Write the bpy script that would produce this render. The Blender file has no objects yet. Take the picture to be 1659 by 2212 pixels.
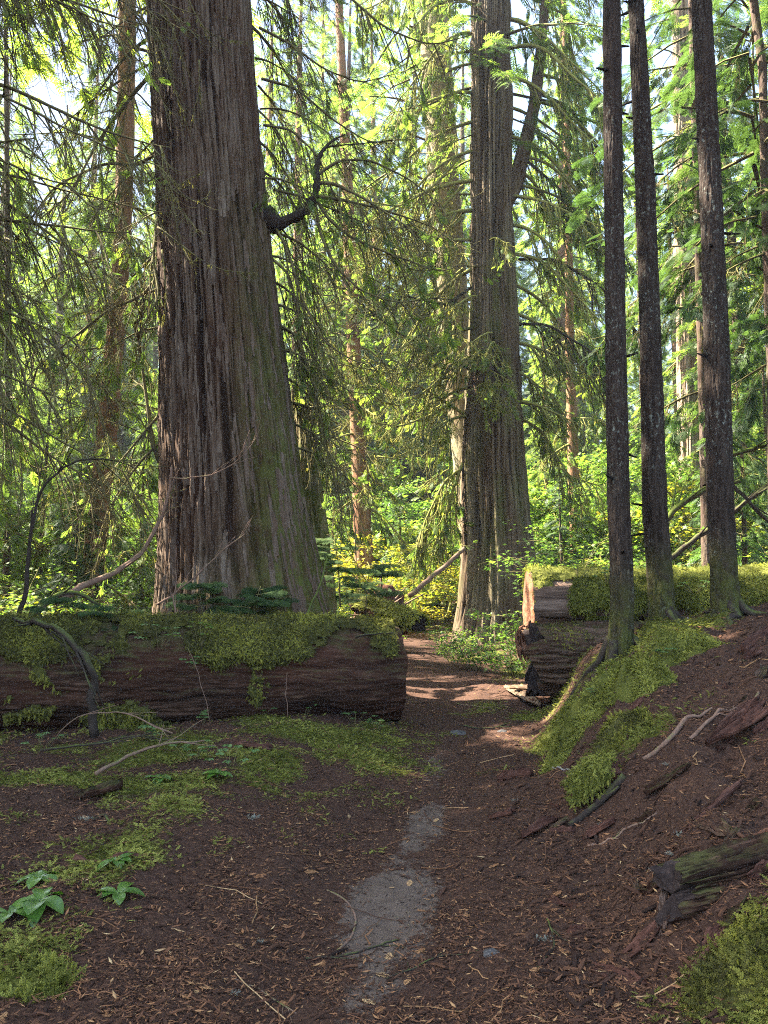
import bpy, math, random
import numpy as np

# ------------------------------------------------------------------ camera, sky, sun, exposure
SC = bpy.context.scene
COL = SC.collection
EYE = 1.55
PITCH = math.radians(5.0)
F_PX = 1725.0            # focal length in pixels of a 1659 x 2212 frame
cd = bpy.data.cameras.new("camera")
cd.sensor_fit = 'HORIZONTAL'
cd.angle = 2 * math.atan(829.5 / F_PX)
cd.clip_start = 0.05
cd.clip_end = 600
cam = bpy.data.objects.new("camera", cd)
cam.location = (0, 0, EYE)
cam.rotation_euler = (math.pi / 2 + PITCH, 0, 0)
COL.objects.link(cam)
SC.camera = cam

SUN_EL, SUN_AZ = math.radians(48), math.radians(-72)      # azimuth from +Y towards +X
world = bpy.data.worlds.new("World")
SC.world = world
world.use_nodes = True
wn = world.node_tree
sky = wn.nodes.new("ShaderNodeTexSky")
sky.sky_type = 'NISHITA'
sky.sun_disc = False
sky.sun_elevation = SUN_EL
sky.sun_rotation = SUN_AZ
sky.dust_density = 2.0
sky.air_density = 1.0
wn.links.new(sky.outputs[0], wn.nodes["Background"].inputs[0])
wn.nodes["Background"].inputs[1].default_value = 0.074

sd = bpy.data.lights.new("sun", 'SUN')
sd.energy = 5.0
sd.angle = math.radians(0.5)
sd.color = (1.0, 0.93, 0.80)
sun = bpy.data.objects.new("sun", sd)
sun.rotation_euler = (math.pi / 2 - SUN_EL, 0, math.pi - SUN_AZ)
sun.location = (-20, 15, 40)
COL.objects.link(sun)

SC.view_settings.view_transform = 'Standard'
SC.view_settings.look = 'None'
SC.view_settings.gamma = 1.0
SC.view_settings.use_curve_mapping = False
SC.view_settings.exposure = 3.7
SC.cycles.max_bounces = 8
SC.cycles.diffuse_bounces = 4
SC.cycles.glossy_bounces = 2
SC.cycles.transmission_bounces = 5
SC.cycles.transparent_max_bounces = 4
SC.cycles.volume_bounces = 0
SC.cycles.sample_clamp_indirect = 0.25
SC.cycles.sample_clamp_direct = 0.12
SC.cycles.use_denoising = False
SC.cycles.use_adaptive_sampling = False
SC.cycles.filter_width = 1.05
SC.cycles.caustics_reflective = False
SC.cycles.caustics_refractive = False

RNG = np.random.default_rng(7)
random.seed(7)


# ------------------------------------------------------------------ maths helpers
def at(px, py, Y):
    """World point on the plane y = Y seen at pixel (px, py) of a 1659 x 2212 frame."""
    a, b = (px - 829.5) / F_PX, (1106 - py) / F_PX
    c, s = math.cos(PITCH), math.sin(PITCH)
    d = np.array([a, c - b * s, s + b * c])
    return np.array([0, 0, EYE]) + d * (Y / d[1])


def _hash(ix, iy, iz, seed):
    h = (ix * 374761393 + iy * 668265263 + iz * 1440662683 + seed * 974634541) & 0xffffffff
    h = ((h ^ (h >> 13)) * 1274126177) & 0xffffffff
    h = ((h ^ (h >> 15)) * 1103515245) & 0xffffffff
    return ((h ^ (h >> 16)) & 0xffff) / 65535.0


def noise(x, y, z=0.0, seed=0):
    """Value noise in -1..1, any array shapes that broadcast."""
    x, y, z = np.broadcast_arrays(np.asarray(x, float), np.asarray(y, float), np.asarray(z, float))
    fx, fy, fz = np.floor(x), np.floor(y), np.floor(z)
    ix, iy, iz = fx.astype(np.int64), fy.astype(np.int64), fz.astype(np.int64)
    u, v, w = x - fx, y - fy, z - fz
    u, v, w = u * u * (3 - 2 * u), v * v * (3 - 2 * v), w * w * (3 - 2 * w)
    r = 0
    for dx in (0, 1):
        for dy in (0, 1):
            for dz in (0, 1):
                k = (u if dx else 1 - u) * (v if dy else 1 - v) * (w if dz else 1 - w)
                r = r + k * _hash(ix + dx, iy + dy, iz + dz, seed)
    return r * 2 - 1


def fbm(x, y, z=0.0, seed=0, octv=4):
    a, f, r, n = 1.0, 1.0, 0, 0
    for i in range(octv):
        r = r + a * noise(np.asarray(x) * f, np.asarray(y) * f, np.asarray(z) * f, seed + i * 17)
        n += a
        a *= 0.5
        f *= 2.03
    return r / n


def sstep(a, b, x):
    t = np.clip((np.asarray(x, float) - a) / (b - a), 0, 1)
    return t * t * (3 - 2 * t)


def unit(v):
    v = np.asarray(v, float)
    return v / np.maximum(np.linalg.norm(v, axis=-1, keepdims=True), 1e-9)


def lerp_pts(tab, ys):
    tab = np.asarray(tab, float)
    return [np.interp(ys, tab[:, 0], tab[:, k]) for k in range(1, tab.shape[1])]


# ------------------------------------------------------------------ mesh collecting
class Geo:
    """Collects tubes and scattered templates; build() links them as ONE mesh object."""

    def __init__(self):
        self.V, self.F4, self.F3, self.M4, self.M3, self.T, self.n = [], [], [], [], [], [], 0

    def add(self, V, F4=None, F3=None, mi=0, tint=0.5):
        V = np.asarray(V, float).reshape(-1, 3)
        if F4 is not None and len(F4):
            F4 = np.asarray(F4, np.int64)
            self.F4.append(F4 + self.n)
            self.M4.append(np.full(len(F4), mi, np.int32))
        if F3 is not None and len(F3):
            F3 = np.asarray(F3, np.int64)
            self.F3.append(F3 + self.n)
            self.M3.append(np.full(len(F3), mi, np.int32))
        self.T.append(np.broadcast_to(np.asarray(tint, np.float32), (len(V),)))
        self.V.append(V)
        self.n += len(V)
        return self

    def tube(self, pts, rad, sides=5, mi=0, tint=None, cap=True, rough=0.0):
        pts = np.asarray(pts, float)
        n = len(pts)
        rad = np.broadcast_to(np.asarray(rad, float), (n,))
        t = unit(np.gradient(pts, axis=0))
        m = unit(pts[-1] - pts[0])
        ref = np.eye(3)[np.argmin(np.abs(m))]
        a = unit(np.cross(t, ref))
        b = np.cross(t, a)
        th = np.linspace(0, 2 * np.pi, sides, endpoint=False)
        rr = rad[:, None] * np.ones(sides)[None]
        if rough:
            rr = rr * (1 + rough * RNG.uniform(-1, 1, rr.shape))
        V = pts[:, None] + rr[..., None] * (np.cos(th)[None, :, None] * a[:, None] + np.sin(th)[None, :, None] * b[:, None])
        i = np.arange(n - 1)[:, None] * sides
        j = np.arange(sides)[None]
        k = (j + 1) % sides
        F = np.stack([i + j, i + k, i + sides + k, i + sides + j], -1).reshape(-1, 4)
        V = V.reshape(-1, 3)
        F3 = None
        if cap:
            V = np.vstack([V, pts[0], pts[-1]])
            j = np.arange(sides)
            k = (j + 1) % sides
            e = (n - 1) * sides
            F3 = np.vstack([np.stack([np.full(sides, n * sides), k, j], -1), np.stack([np.full(sides, n * sides + 1), e + j, e + k], -1)])
        return self.add(V, F, F3, mi, RNG.random() if tint is None else tint)

    def scatter(self, tmpl, pos, X, N, scale, mi=0, tint=None):
        """Copies of a template laid with its x axis along X and its z axis near N."""
        tv, tf = tmpl
        pos = np.asarray(pos, float).reshape(-1, 3)
        if not len(pos):
            return self
        n, k = len(pos), len(tv)
        X = unit(np.broadcast_to(X, (n, 3)))
        N = np.broadcast_to(np.asarray(N, float), (n, 3))
        Yv = unit(np.cross(N, X))
        Z = np.cross(X, Yv)
        s = np.broadcast_to(np.asarray(scale, float), (n,))[:, None, None]
        V = pos[:, None] + s * (tv[None, :, 0:1] * X[:, None] + tv[None, :, 1:2] * Yv[:, None] + tv[None, :, 2:3] * Z[:, None])
        F = (tf[None] + (np.arange(n) * k)[:, None, None]).reshape(-1, tf.shape[1])
        tint = RNG.random(n) if tint is None else np.broadcast_to(tint, (n,))
        tt = np.repeat(tint, k)
        if tf.shape[1] == 4:
            return self.add(V.reshape(-1, 3), F, None, mi, tt)
        return self.add(V.reshape(-1, 3), None, F, mi, tt)

    def build(self, name, mats, parent=None, smooth=False, attrs=None, origin=None):
        V = np.vstack(self.V)
        if origin is not None:
            V = V - np.asarray(origin)
        F4 = np.vstack(self.F4) if self.F4 else np.zeros((0, 4), np.int64)
        F3 = np.vstack(self.F3) if self.F3 else np.zeros((0, 3), np.int64)
        me = mesh_data(name, V, F4, F3, mats, smooth, dict(attrs or {}, tint=np.concatenate(self.T)),
                       np.concatenate(self.M4 + self.M3))
        return link(name, me, parent)


def build_limb(G, mats, parent, origin, name="branch"):
    """The wood of a limb as a part, its hanging moss and its foliage as sub-parts of it."""
    wood = None
    for mi, nm in ((0, name), (1, "moss_fronds"), (2, "foliage")):
        H = Geo()
        f4 = [f[m == mi] for f, m in zip(G.F4, G.M4)]
        f3 = [f[m == mi] for f, m in zip(G.F3, G.M3)]
        f4 = np.vstack(f4) if f4 else np.zeros((0, 4), np.int64)
        f3 = np.vstack(f3) if f3 else np.zeros((0, 3), np.int64)
        if not len(f4) + len(f3):
            continue
        V, T = np.vstack(G.V) - np.asarray(origin), np.concatenate(G.T)
        u, inv = np.unique(np.concatenate([f4.ravel(), f3.ravel()]), return_inverse=True)
        me = mesh_data(nm, V[u], inv[:f4.size].reshape(-1, 4), inv[f4.size:].reshape(-1, 3), mats[mi], mi == 0, {"tint": T[u]})
        o = link(nm, me, parent if wood is None else wood)
        wood = wood or o
    return wood


def mesh_data(name, V, F4, F3, mats, smooth, attrs, mi=None):
    me = bpy.data.meshes.new(name)
    me.vertices.add(len(V))
    me.vertices.foreach_set("co", np.ascontiguousarray(V, np.float32).ravel())
    n4, n3 = len(F4), len(F3)
    me.loops.add(n4 * 4 + n3 * 3)
    me.loops.foreach_set("vertex_index", np.concatenate([np.asarray(F4).ravel(), np.asarray(F3).ravel()]).astype(np.int32))
    me.polygons.add(n4 + n3)
    me.polygons.foreach_set("loop_start", np.concatenate([np.arange(n4) * 4, n4 * 4 + np.arange(n3) * 3]).astype(np.int32))
    for m in (mats if isinstance(mats, (list, tuple)) else [mats]):
        me.materials.append(m)
    if mi is not None:
        me.polygons.foreach_set("material_index", np.ascontiguousarray(mi, np.int32))
    me.polygons.foreach_set("use_smooth", np.full(n4 + n3, bool(smooth)))
    for k, v in attrs.items():
        a = me.attributes.new(k, 'FLOAT', 'POINT')
        a.data.foreach_set("value", np.ascontiguousarray(v, np.float32))
    me.update(calc_edges=True)
    return me


def link(name, data, parent=None):
    o = bpy.data.objects.new(name, data)
    COL.objects.link(o)
    if parent is not None:
        o.parent = parent
    return o


def tag(o, label=None, cat=None, group=None, kind=None):
    for k, v in (("label", label), ("category", cat), ("group", group), ("kind", kind)):
        if v:
            o[k] = v
    return o


def thing(name, loc, label, cat, group=None):
    o = link(name, None)
    o.location = [float(c) for c in loc]
    return tag(o, label, cat, group)


def copy_tree(o, parent=None):
    c = o.copy()
    COL.objects.link(c)
    if parent is not None:
        c.parent = parent
    for ch in list(o.children):
        copy_tree(ch, c)
    return c


# ------------------------------------------------------------------ materials
class NT:
    def __init__(self, name):
        self.m = bpy.data.materials.new(name)
        self.m.use_nodes = True
        self.t = self.m.node_tree
        self.p = self.t.nodes["Principled BSDF"]
        self.out = self.t.nodes["Material Output"]

    def n(self, kind, **kw):
        nd = self.t.nodes.new("ShaderNode" + kind)
        for k, v in kw.items():
            if k.startswith("i_"):
                k2 = k[2:]
                nd.inputs[int(k2) if k2.isdigit() else k2].default_value = v
            else:
                setattr(nd, k, v)
        return nd

    def l(self, a, b):
        self.t.links.new(a, b)

    def coord(self, scale=(1, 1, 1), which="Object"):
        c = self.n("TexCoord")
        mp = self.n("Mapping")
        mp.inputs["Scale"].default_value = scale
        self.l(c.outputs[which], mp.inputs[0])
        return mp.outputs[0]

    def noise(self, vec, scale, detail=4, rough=0.6, dist=0.0):
        nd = self.n("TexNoise")
        nd.inputs["Scale"].default_value = scale
        nd.inputs["Detail"].default_value = detail
        nd.inputs["Roughness"].default_value = rough
        nd.inputs["Distortion"].default_value = dist
        self.l(vec, nd.inputs["Vector"])
        return nd.outputs["Fac"]

    def ramp(self, fac, stops):
        r = self.n("ValToRGB")
        e = r.color_ramp.elements
        while len(e) < len(stops):
            e.new(0.5)
        for k, (p, c) in zip(e, stops):
            k.position = p
            k.color = (c, c, c, 1) if isinstance(c, (int, float)) else (*c, 1)
        self.l(fac, r.inputs[0])
        return r.outputs[0]

    def mix(self, fac, a, b, mode='MIX'):
        m = self.n("Mix", data_type='RGBA', blend_type=mode)
        for s, v in ((m.inputs[0], fac), (m.inputs[6], a), (m.inputs[7], b)):
            if isinstance(v, (int, float)):
                s.default_value = v
            elif isinstance(v, tuple):
                s.default_value = (*v, 1)
            else:
                self.l(v, s)
        return m.outputs[2]

    def math(self, op, a, b=0.0, c=0.0):
        m = self.n("Math", operation=op)
        for s, v in zip(m.inputs, (a, b, c)):
            if isinstance(v, (int, float)):
                s.default_value = v
            else:
                self.l(v, s)
        return m.outputs[0]

    def attr(self, name):
        return self.n("Attribute", attribute_name=name).outputs["Fac"]

    def bump(self, h, strength=0.5, dist=0.02):
        b = self.n("Bump")
        b.inputs["Strength"].default_value = strength
        b.inputs["Distance"].default_value = dist
        self.l(h, b.inputs["Height"])
        self.l(b.outputs[0], self.p.inputs["Normal"])
        return b

    def base(self, col, rough=0.85, spec=0.2):
        if isinstance(col, tuple):
            self.p.inputs["Base Color"].default_value = (*col, 1)
        else:
            self.l(col, self.p.inputs["Base Color"])
        self.p.inputs["Roughness"].default_value = rough
        self.p.inputs["Specular IOR Level"].default_value = spec
        return self.m

    def up(self, lo, hi):
        g = self.n("NewGeometry")
        s = self.n("SeparateXYZ")
        self.l(g.outputs["Normal"], s.inputs[0])
        mr = self.n("MapRange")
        mr.inputs[1].default_value = lo
        mr.inputs[2].default_value = hi
        self.l(s.outputs[2], mr.inputs[0])
        return mr.outputs[0]


def leaf_mat(name, stops, trans, k=0.5, rough=0.5, spec=0.25, objvar=0.35):
    """Leaf with light passing through: stops = colours over the per-leaf tint, trans scales the transmitted colour."""
    N = NT(name)
    oi = N.n("ObjectInfo").outputs["Random"]
    f = N.math('ADD', N.math('MULTIPLY', N.attr("tint"), 1 - objvar), N.math('MULTIPLY', oi, objvar))
    c = N.ramp(f, stops)
    N.base(c, rough, spec)
    tr = N.n("BsdfTranslucent")
    tc = N.mix(1.0, c, trans, 'MULTIPLY')
    N.l(tc, tr.inputs[0])
    mx = N.n("MixShader")
    mx.inputs[0].default_value = k
    N.l(N.p.outputs[0], mx.inputs[1])
    N.l(tr.outputs[0], mx.inputs[2])
    N.l(mx.outputs[0], N.out.inputs[0])
    return N.m


def bark_mat(name, deep, mid, pale, stretch=0.14, sc=18, moss=(0.065, 0.075, 0.016), mossiness=0.0, lichen=None, bump=0.7):
    """Fibrous bark: strips running along z; attribute 'ridge' (0 furrow .. 1 ridge) and 'moss' are baked into the mesh."""
    N = NT(name)
    v = N.coord((1, 1, stretch))
    a = N.noise(v, sc, 6, 0.65, 0.3)
    b = N.noise(N.coord((1, 1, 0.25)), 1.7, 4, 0.6)
    rd = N.attr("ridge")
    fine = N.noise(N.coord((1, 1, stretch * 0.6)), sc * 3.2, 4, 0.6)
    speck = N.noise(N.coord((1, 1, 0.45)), sc * 4.5, 3, 0.7)
    f = N.math('ADD', N.math('ADD', N.math('ADD', N.math('MULTIPLY', a, 0.3), N.math('MULTIPLY', speck, 0.22)), N.math('MULTIPLY', fine, 0.2)), N.math('MULTIPLY', rd, 0.3))
    c = N.ramp(f, [(0.34, (deep[0] * 0.5, deep[1] * 0.5, deep[2] * 0.5)), (0.45, deep), (0.57, mid), (0.73, pale)])
    c = N.mix(N.ramp(b, [(0.38, 0.0), (0.62, 0.75)]), c, N.mix(0.5, c, (deep[0] * 2.2, deep[1] * 1.35, deep[2] * 1.1)))
    if lichen:
        ln = N.noise(N.coord((1, 1, 0.7)), 30, 4, 0.75, 0.2)
        ln2 = N.noise(N.coord((1, 1, 0.5)), 2.2, 2, 0.5)
        lf = N.math('MULTIPLY', N.ramp(ln, [(0.57, 0.0), (0.63, 1.0)]), N.ramp(ln2, [(0.42, 0.0), (0.6, 1.0)]))
        c = N.mix(lf, c, lichen)
    mn = N.noise(N.coord((1, 1, 0.6)), 9, 5, 0.65)
    mf = N.math('MULTIPLY', N.attr("moss"), N.ramp(mn, [(0.3, 0.0), (0.6, 1.0)]))
    if mossiness:
        mf = N.math('ADD', mf, N.math('MULTIPLY', N.ramp(mn, [(0.48, 0.0), (0.62, 1.0)]), mossiness))
    mc = N.mix(N.noise(N.coord(), 40, 2), (moss[0] * 0.6, moss[1] * 0.6, moss[2]), (moss[0] * 1.5, moss[1] * 1.4, moss[2]))
    c = N.mix(mf, c, mc)
    N.base(c, 0.9, 0.12)
    N.bump(N.math('ADD', a, N.math('MULTIPLY', N.noise(v, sc * 4, 3), 0.4)), bump, 0.03)
    return N.m


M = {}
M['cedar'] = bark_mat("cedar_bark", (0.024, 0.014, 0.008), (0.078, 0.05, 0.031), (0.165, 0.13, 0.097), bump=1.0)
M['cedar_pale'] = bark_mat("pale_cedar_bark", (0.032, 0.022, 0.013), (0.095, 0.071, 0.044), (0.19, 0.157, 0.102))
M['pale_bark'] = bark_mat("sunlit_pale_bark", (0.12, 0.09, 0.06), (0.26, 0.21, 0.15), (0.42, 0.36, 0.28))  # pale colour stands in for the sunlight falling on this trunk
M['lichen_bark'] = bark_mat("lichen_bark", (0.09, 0.066, 0.038), (0.19, 0.155, 0.09), (0.30, 0.265, 0.165), 0.3, 12, lichen=(0.3, 0.3, 0.17), mossiness=0.35)
M['red_bark'] = bark_mat("red_bark", (0.09, 0.045, 0.025), (0.17, 0.09, 0.05), (0.25, 0.16, 0.10), 0.35, 14, mossiness=0.45)
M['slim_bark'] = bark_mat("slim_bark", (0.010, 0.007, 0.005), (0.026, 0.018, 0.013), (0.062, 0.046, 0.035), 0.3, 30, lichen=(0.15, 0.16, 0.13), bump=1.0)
M['dark_bark'] = bark_mat("dark_bark", (0.03, 0.02, 0.015), (0.065, 0.045, 0.033), (0.12, 0.09, 0.07), 0.35, 16, mossiness=0.3)


def twig_mat(name, wood, wood2, moss, lo, hi, amount):
    N = NT(name)
    n1 = N.noise(N.coord(), 6, 4, 0.7)
    c = N.mix(N.noise(N.coord(), 25, 3), wood, wood2)
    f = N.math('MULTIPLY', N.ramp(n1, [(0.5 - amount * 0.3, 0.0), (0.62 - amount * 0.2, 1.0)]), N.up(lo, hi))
    mc = N.mix(N.noise(N.coord(), 60, 2), (moss[0] * 0.6, moss[1] * 0.65, moss[2]), (moss[0] * 1.4, moss[1] * 1.3, moss[2]))
    N.base(N.mix(f, c, mc), 0.9, 0.1)
    N.bump(N.noise(N.coord(), 70, 3), 0.6, 0.01)
    return N.m


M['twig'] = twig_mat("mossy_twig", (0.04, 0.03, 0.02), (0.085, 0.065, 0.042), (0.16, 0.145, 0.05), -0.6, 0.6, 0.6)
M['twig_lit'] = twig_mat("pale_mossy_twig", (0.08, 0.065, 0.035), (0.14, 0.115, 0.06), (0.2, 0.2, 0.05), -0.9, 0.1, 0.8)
M['dead_wood'] = twig_mat("dead_branch", (0.10, 0.055, 0.035), (0.20, 0.13, 0.095), (0.10, 0.12, 0.03), 0.1, 1.0, 0.05)
M['grey_wood'] = twig_mat("weathered_branch", (0.16, 0.14, 0.14), (0.34, 0.31, 0.30), (0.2, 0.2, 0.08), 0.3, 1.0, 0.0)
M['mossy_limb'] = twig_mat("mossy_limb", (0.03, 0.022, 0.016), (0.06, 0.045, 0.03), (0.09, 0.12, 0.02), -0.3, 0.6, 0.8)
M['black_limb'] = twig_mat("dark_limb", (0.02, 0.015, 0.012), (0.045, 0.033, 0.025), (0.07, 0.085, 0.02), 0.2, 0.9, 0.3)

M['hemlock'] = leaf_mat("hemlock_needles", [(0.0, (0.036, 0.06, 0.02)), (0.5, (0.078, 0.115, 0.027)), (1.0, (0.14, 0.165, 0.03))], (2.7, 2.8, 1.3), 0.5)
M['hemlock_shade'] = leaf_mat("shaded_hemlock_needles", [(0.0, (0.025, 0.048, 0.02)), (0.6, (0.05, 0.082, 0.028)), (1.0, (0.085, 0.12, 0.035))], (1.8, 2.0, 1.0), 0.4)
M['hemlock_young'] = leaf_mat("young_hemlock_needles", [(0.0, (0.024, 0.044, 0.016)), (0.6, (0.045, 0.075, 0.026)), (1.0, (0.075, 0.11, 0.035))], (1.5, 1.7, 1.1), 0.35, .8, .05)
M['cedar_leaf'] = leaf_mat("cedar_sprays", [(0.0, (0.04, 0.068, 0.018)), (0.5, (0.085, 0.12, 0.026)), (1.0, (0.15, 0.165, 0.03))], (2.4, 2.6, 1.4), 0.5)
M['maple'] = leaf_mat("maple_leaves", [(0.0, (0.042, 0.088, 0.024)), (0.6, (0.085, 0.14, 0.028)), (0.9, (0.14, 0.17, 0.028)), (1.0, (0.22, 0.18, 0.025))], (2.1, 2.2, 1.0), 0.5, objvar=0.3)
M['maple_gold'] = leaf_mat("golden_maple_leaves", [(0.0, (0.09, 0.14, 0.02)), (0.5, (0.17, 0.18, 0.02)), (1.0, (0.28, 0.21, 0.02))], (2.2, 2.1, 1.0), 0.5)
M['gloss'] = leaf_mat("glossy_leaves", [(0.0, (0.045, 0.10, 0.016)), (1.0, (0.08, 0.15, 0.022))], (1.6, 2.0, 1.0), 0.25, 0.28, 0.6)
M['soft_leaf'] = leaf_mat("soft_leaves", [(0.0, (0.065, 0.125, 0.035)), (1.0, (0.12, 0.19, 0.055))], (1.4, 1.6, 1.0), 0.35, 0.5, 0.4)
M['moss'] = leaf_mat("moss_fronds", [(0.0, (0.055, 0.06, 0.010)), (0.5, (0.135, 0.14, 0.028)), (1.0, (0.27, 0.27, 0.06))], (1.6, 1.7, 0.9), 0.3, 0.8, 0.1, 0.0)
M['moss_dark'] = leaf_mat("dark_moss_fronds", [(0.0, (0.035, 0.032, 0.012)), (0.4, (0.08, 0.077, 0.019)), (1.0, (0.24, 0.23, 0.042))], (1.4, 1.5, 0.9), 0.3, 0.8, 0.1, 0.0)
M['strand'] = leaf_mat("hanging_moss_strands", [(0.0, (0.09, 0.085, 0.025)), (0.6, (0.18, 0.165, 0.045)), (1.0, (0.27, 0.25, 0.09))], (1.7, 1.7, 1.0), 0.45, 0.9, 0.05, 0.0)
M['lichen'] = leaf_mat("pale_lichen", [(0.0, (0.15, 0.155, 0.12)), (1.0, (0.29, 0.30, 0.24))], (1.0, 1.0, 1.0), 0.2, 0.8, 0.1, 0.0)


def litter_mat():
    N = NT("litter")
    c = N.ramp(N.attr("tint"), [(0.0, (0.014, 0.008, 0.006)), (0.35, (0.052, 0.025, 0.015)), (0.6, (0.115, 0.053, 0.027)), (0.8, (0.2, 0.095, 0.042)), (0.92, (0.30, 0.17, 0.075)), (1.0, (0.42, 0.31, 0.16))])
    return N.base(c, 0.85, 0.12)


M['litter'] = litter_mat()


def ground_mat():
    N = NT("forest_floor")
    v = N.coord()
    a = N.noise(v, 3.0, 6, 0.65)
    b = N.noise(v, 45, 4, 0.7)
    c2 = N.noise(v, 160, 3, 0.7)
    duff = N.ramp(N.math('ADD', N.math('MULTIPLY', b, 0.6), N.math('MULTIPLY', c2, 0.4)),
                  [(0.3, (0.015, 0.009, 0.007)), (0.5, (0.05, 0.026, 0.017)), (0.62, (0.10, 0.053, 0.031)), (0.75, (0.18, 0.1, 0.052))])
    duff = N.mix(N.ramp(a, [(0.35, 0.0), (0.65, 0.6)]), duff, N.mix(0.5, duff, (0.035, 0.022, 0.018)))
    dirt = N.ramp(N.math('ADD', N.math('MULTIPLY', N.noise(v, 14, 8, 0.75), 0.6), N.math('MULTIPLY', c2, 0.4)), [(0.3, (0.045, 0.031, 0.022)), (0.45, (0.085, 0.061, 0.046)), (0.7, (0.14, 0.106, 0.081))])
    bare = N.math('ADD', N.attr("bare"), N.math('MULTIPLY', N.math('SUBTRACT', N.noise(v, 5, 9, 0.8), 0.5), 2.2))
    c = N.mix(N.ramp(bare, [(0.5, 0.0), (0.62, 1.0)]), duff, dirt)
    mn = N.math('ADD', N.attr("moss"), N.math('MULTIPLY', N.math('SUBTRACT', N.noise(v, 9, 5, 0.7), 0.5), 0.9))
    mc = N.ramp(N.noise(v, 70, 3, 0.7), [(0.3, (0.032, 0.034, 0.009)), (0.55, (0.085, 0.088, 0.015)), (0.75, (0.16, 0.16, 0.026))])
    c = N.mix(N.ramp(mn, [(0.45, 0.0), (0.65, 1.0)]), c, mc)
    N.base(c, 0.95, 0.08)
    N.bump(N.math('ADD', b, N.math('MULTIPLY', c2, 0.6)), 0.7, 0.02)
    return N.m


M['ground'] = ground_mat()


def wood_mat(name, cols, axis_scale=(0.12, 1, 1), sc=10, spec=0.08, rough=0.9, moss=0.0):
    """Weathered wood with grain along the local x axis; needs no attribute."""
    N = NT(name)
    v = N.coord(axis_scale)
    a = N.noise(v, sc, 6, 0.65, 0.4)
    b = N.noise(N.coord((0.5, 1, 1)), 1.6, 4, 0.6)
    fb = N.noise(N.coord((axis_scale[0] * .7, 1, 1)), sc * 4.5, 4, 0.65)
    c = N.ramp(N.math('ADD', N.math('MULTIPLY', a, .6), N.math('MULTIPLY', fb, .4)), [(0.36, cols[0]), (0.5, cols[1]), (0.64, cols[2])])
    c = N.mix(N.ramp(b, [(0.4, 0.0), (0.65, 0.8)]), c, N.mix(0.6, c, cols[3]))
    if moss:
        f = N.math('MULTIPLY', N.up(0.1, 0.9), N.ramp(N.noise(N.coord(), 5, 5, 0.7), [(0.5 - moss * 0.3, 0.0), (0.6, 1.0)]))
        c = N.mix(f, c, (0.05, 0.048, 0.016))
    N.base(c, rough, spec)
    N.bump(N.math('ADD', a, N.math('MULTIPLY', N.noise(v, sc * 5, 3), 0.5)), 0.8, 0.03)
    return N.m


M['old_log'] = wood_mat("old_log_wood", [(0.006, 0.0035, 0.003), (0.026, 0.014, 0.009), (0.09, 0.05, 0.033), (0.065, 0.025, 0.015)], moss=0.3)
M['grey_log'] = wood_mat("grey_log_wood", [(0.03, 0.02, 0.015), (0.10, 0.066, 0.048), (0.21, 0.15, 0.115), (0.12, 0.062, 0.038)])
M['rot_log'] = wood_mat("rotten_log_wood", [(0.018, 0.010, 0.007), (0.075, 0.045, 0.03), (0.17, 0.11, 0.075), (0.10, 0.045, 0.026)], moss=0.25)
M['rot'] = wood_mat("rotten_red_wood", [(0.028, 0.013, 0.010), (0.07, 0.032, 0.022), (0.13, 0.065, 0.045), (0.11, 0.045, 0.028)], sc=16)
M['cut_end'] = wood_mat("sawn_end", [(0.07, 0.03, 0.017), (0.16, 0.07, 0.038), (0.24, 0.125, 0.075), (0.12, 0.048, 0.027)], (1, 1, 1), 7)
M['dark_end'] = wood_mat("blackened_end", [(0.012, 0.009, 0.009), (0.025, 0.018, 0.016), (0.05, 0.034, 0.028), (0.03, 0.02, 0.016)], (1, 1, 1), 7)
M['pale_split'] = wood_mat("split_pale_wood", [(0.09, 0.055, 0.035), (0.2, 0.135, 0.085), (0.33, 0.25, 0.17), (0.17, 0.09, 0.05)], sc=14)
M['stone'] = wood_mat("grey_stone", [(0.04, 0.037, 0.034), (0.075, 0.07, 0.066), (0.13, 0.12, 0.115), (0.06, 0.055, 0.05)], (1, 1, 1), 9)


# ------------------------------------------------------------------ leaf and frond templates (axis +x, face +z, length 1)
def diamonds(segs):
    """segs: (x0, y0, z0, x1, y1, z1, halfwidth); each becomes one narrow kite."""
    V, F = [], []
    for x0, y0, z0, x1, y1, z1, w in segs:
        d = np.array([x1 - x0, y1 - y0, 0.0])
        L = np.linalg.norm(d) or 1
        nx, ny = -d[1] / L * w, d[0] / L * w
        mx, my, mz = x0 + (x1 - x0) * 0.45, y0 + (y1 - y0) * 0.45, z0 + (z1 - z0) * 0.45
        i = len(V)
        V += [(x0, y0, z0), (mx - nx, my - ny, mz - w * 0.3), (x1, y1, z1), (mx + nx, my + ny, mz - w * 0.3)]
        F.append((i, i + 1, i + 2, i + 3))
    return np.array(V, float), np.array(F, np.int64)


def spray(nb, w, droop=0.12, ang=52, lead=0.5, seed=1):
    r = random.Random(seed)
    s = [(0, 0, 0, 1, 0, -droop, w * 0.8)]
    for i in range(nb):
        t = 0.06 + 0.9 * i / nb
        for sd_ in (-1, 1):
            L = lead * (1 - t * 0.8) * r.uniform(0.75, 1.15) * (0.5 + min(1, t * 3) * 0.5)
            a = math.radians(ang + r.uniform(-8, 8)) * sd_
            z = -droop * t * t
            s.append((t, 0, z, t + L * math.cos(a), L * math.sin(a), z - L * 0.18 + r.uniform(-.03, .03), w))
    return diamonds(s)


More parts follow.
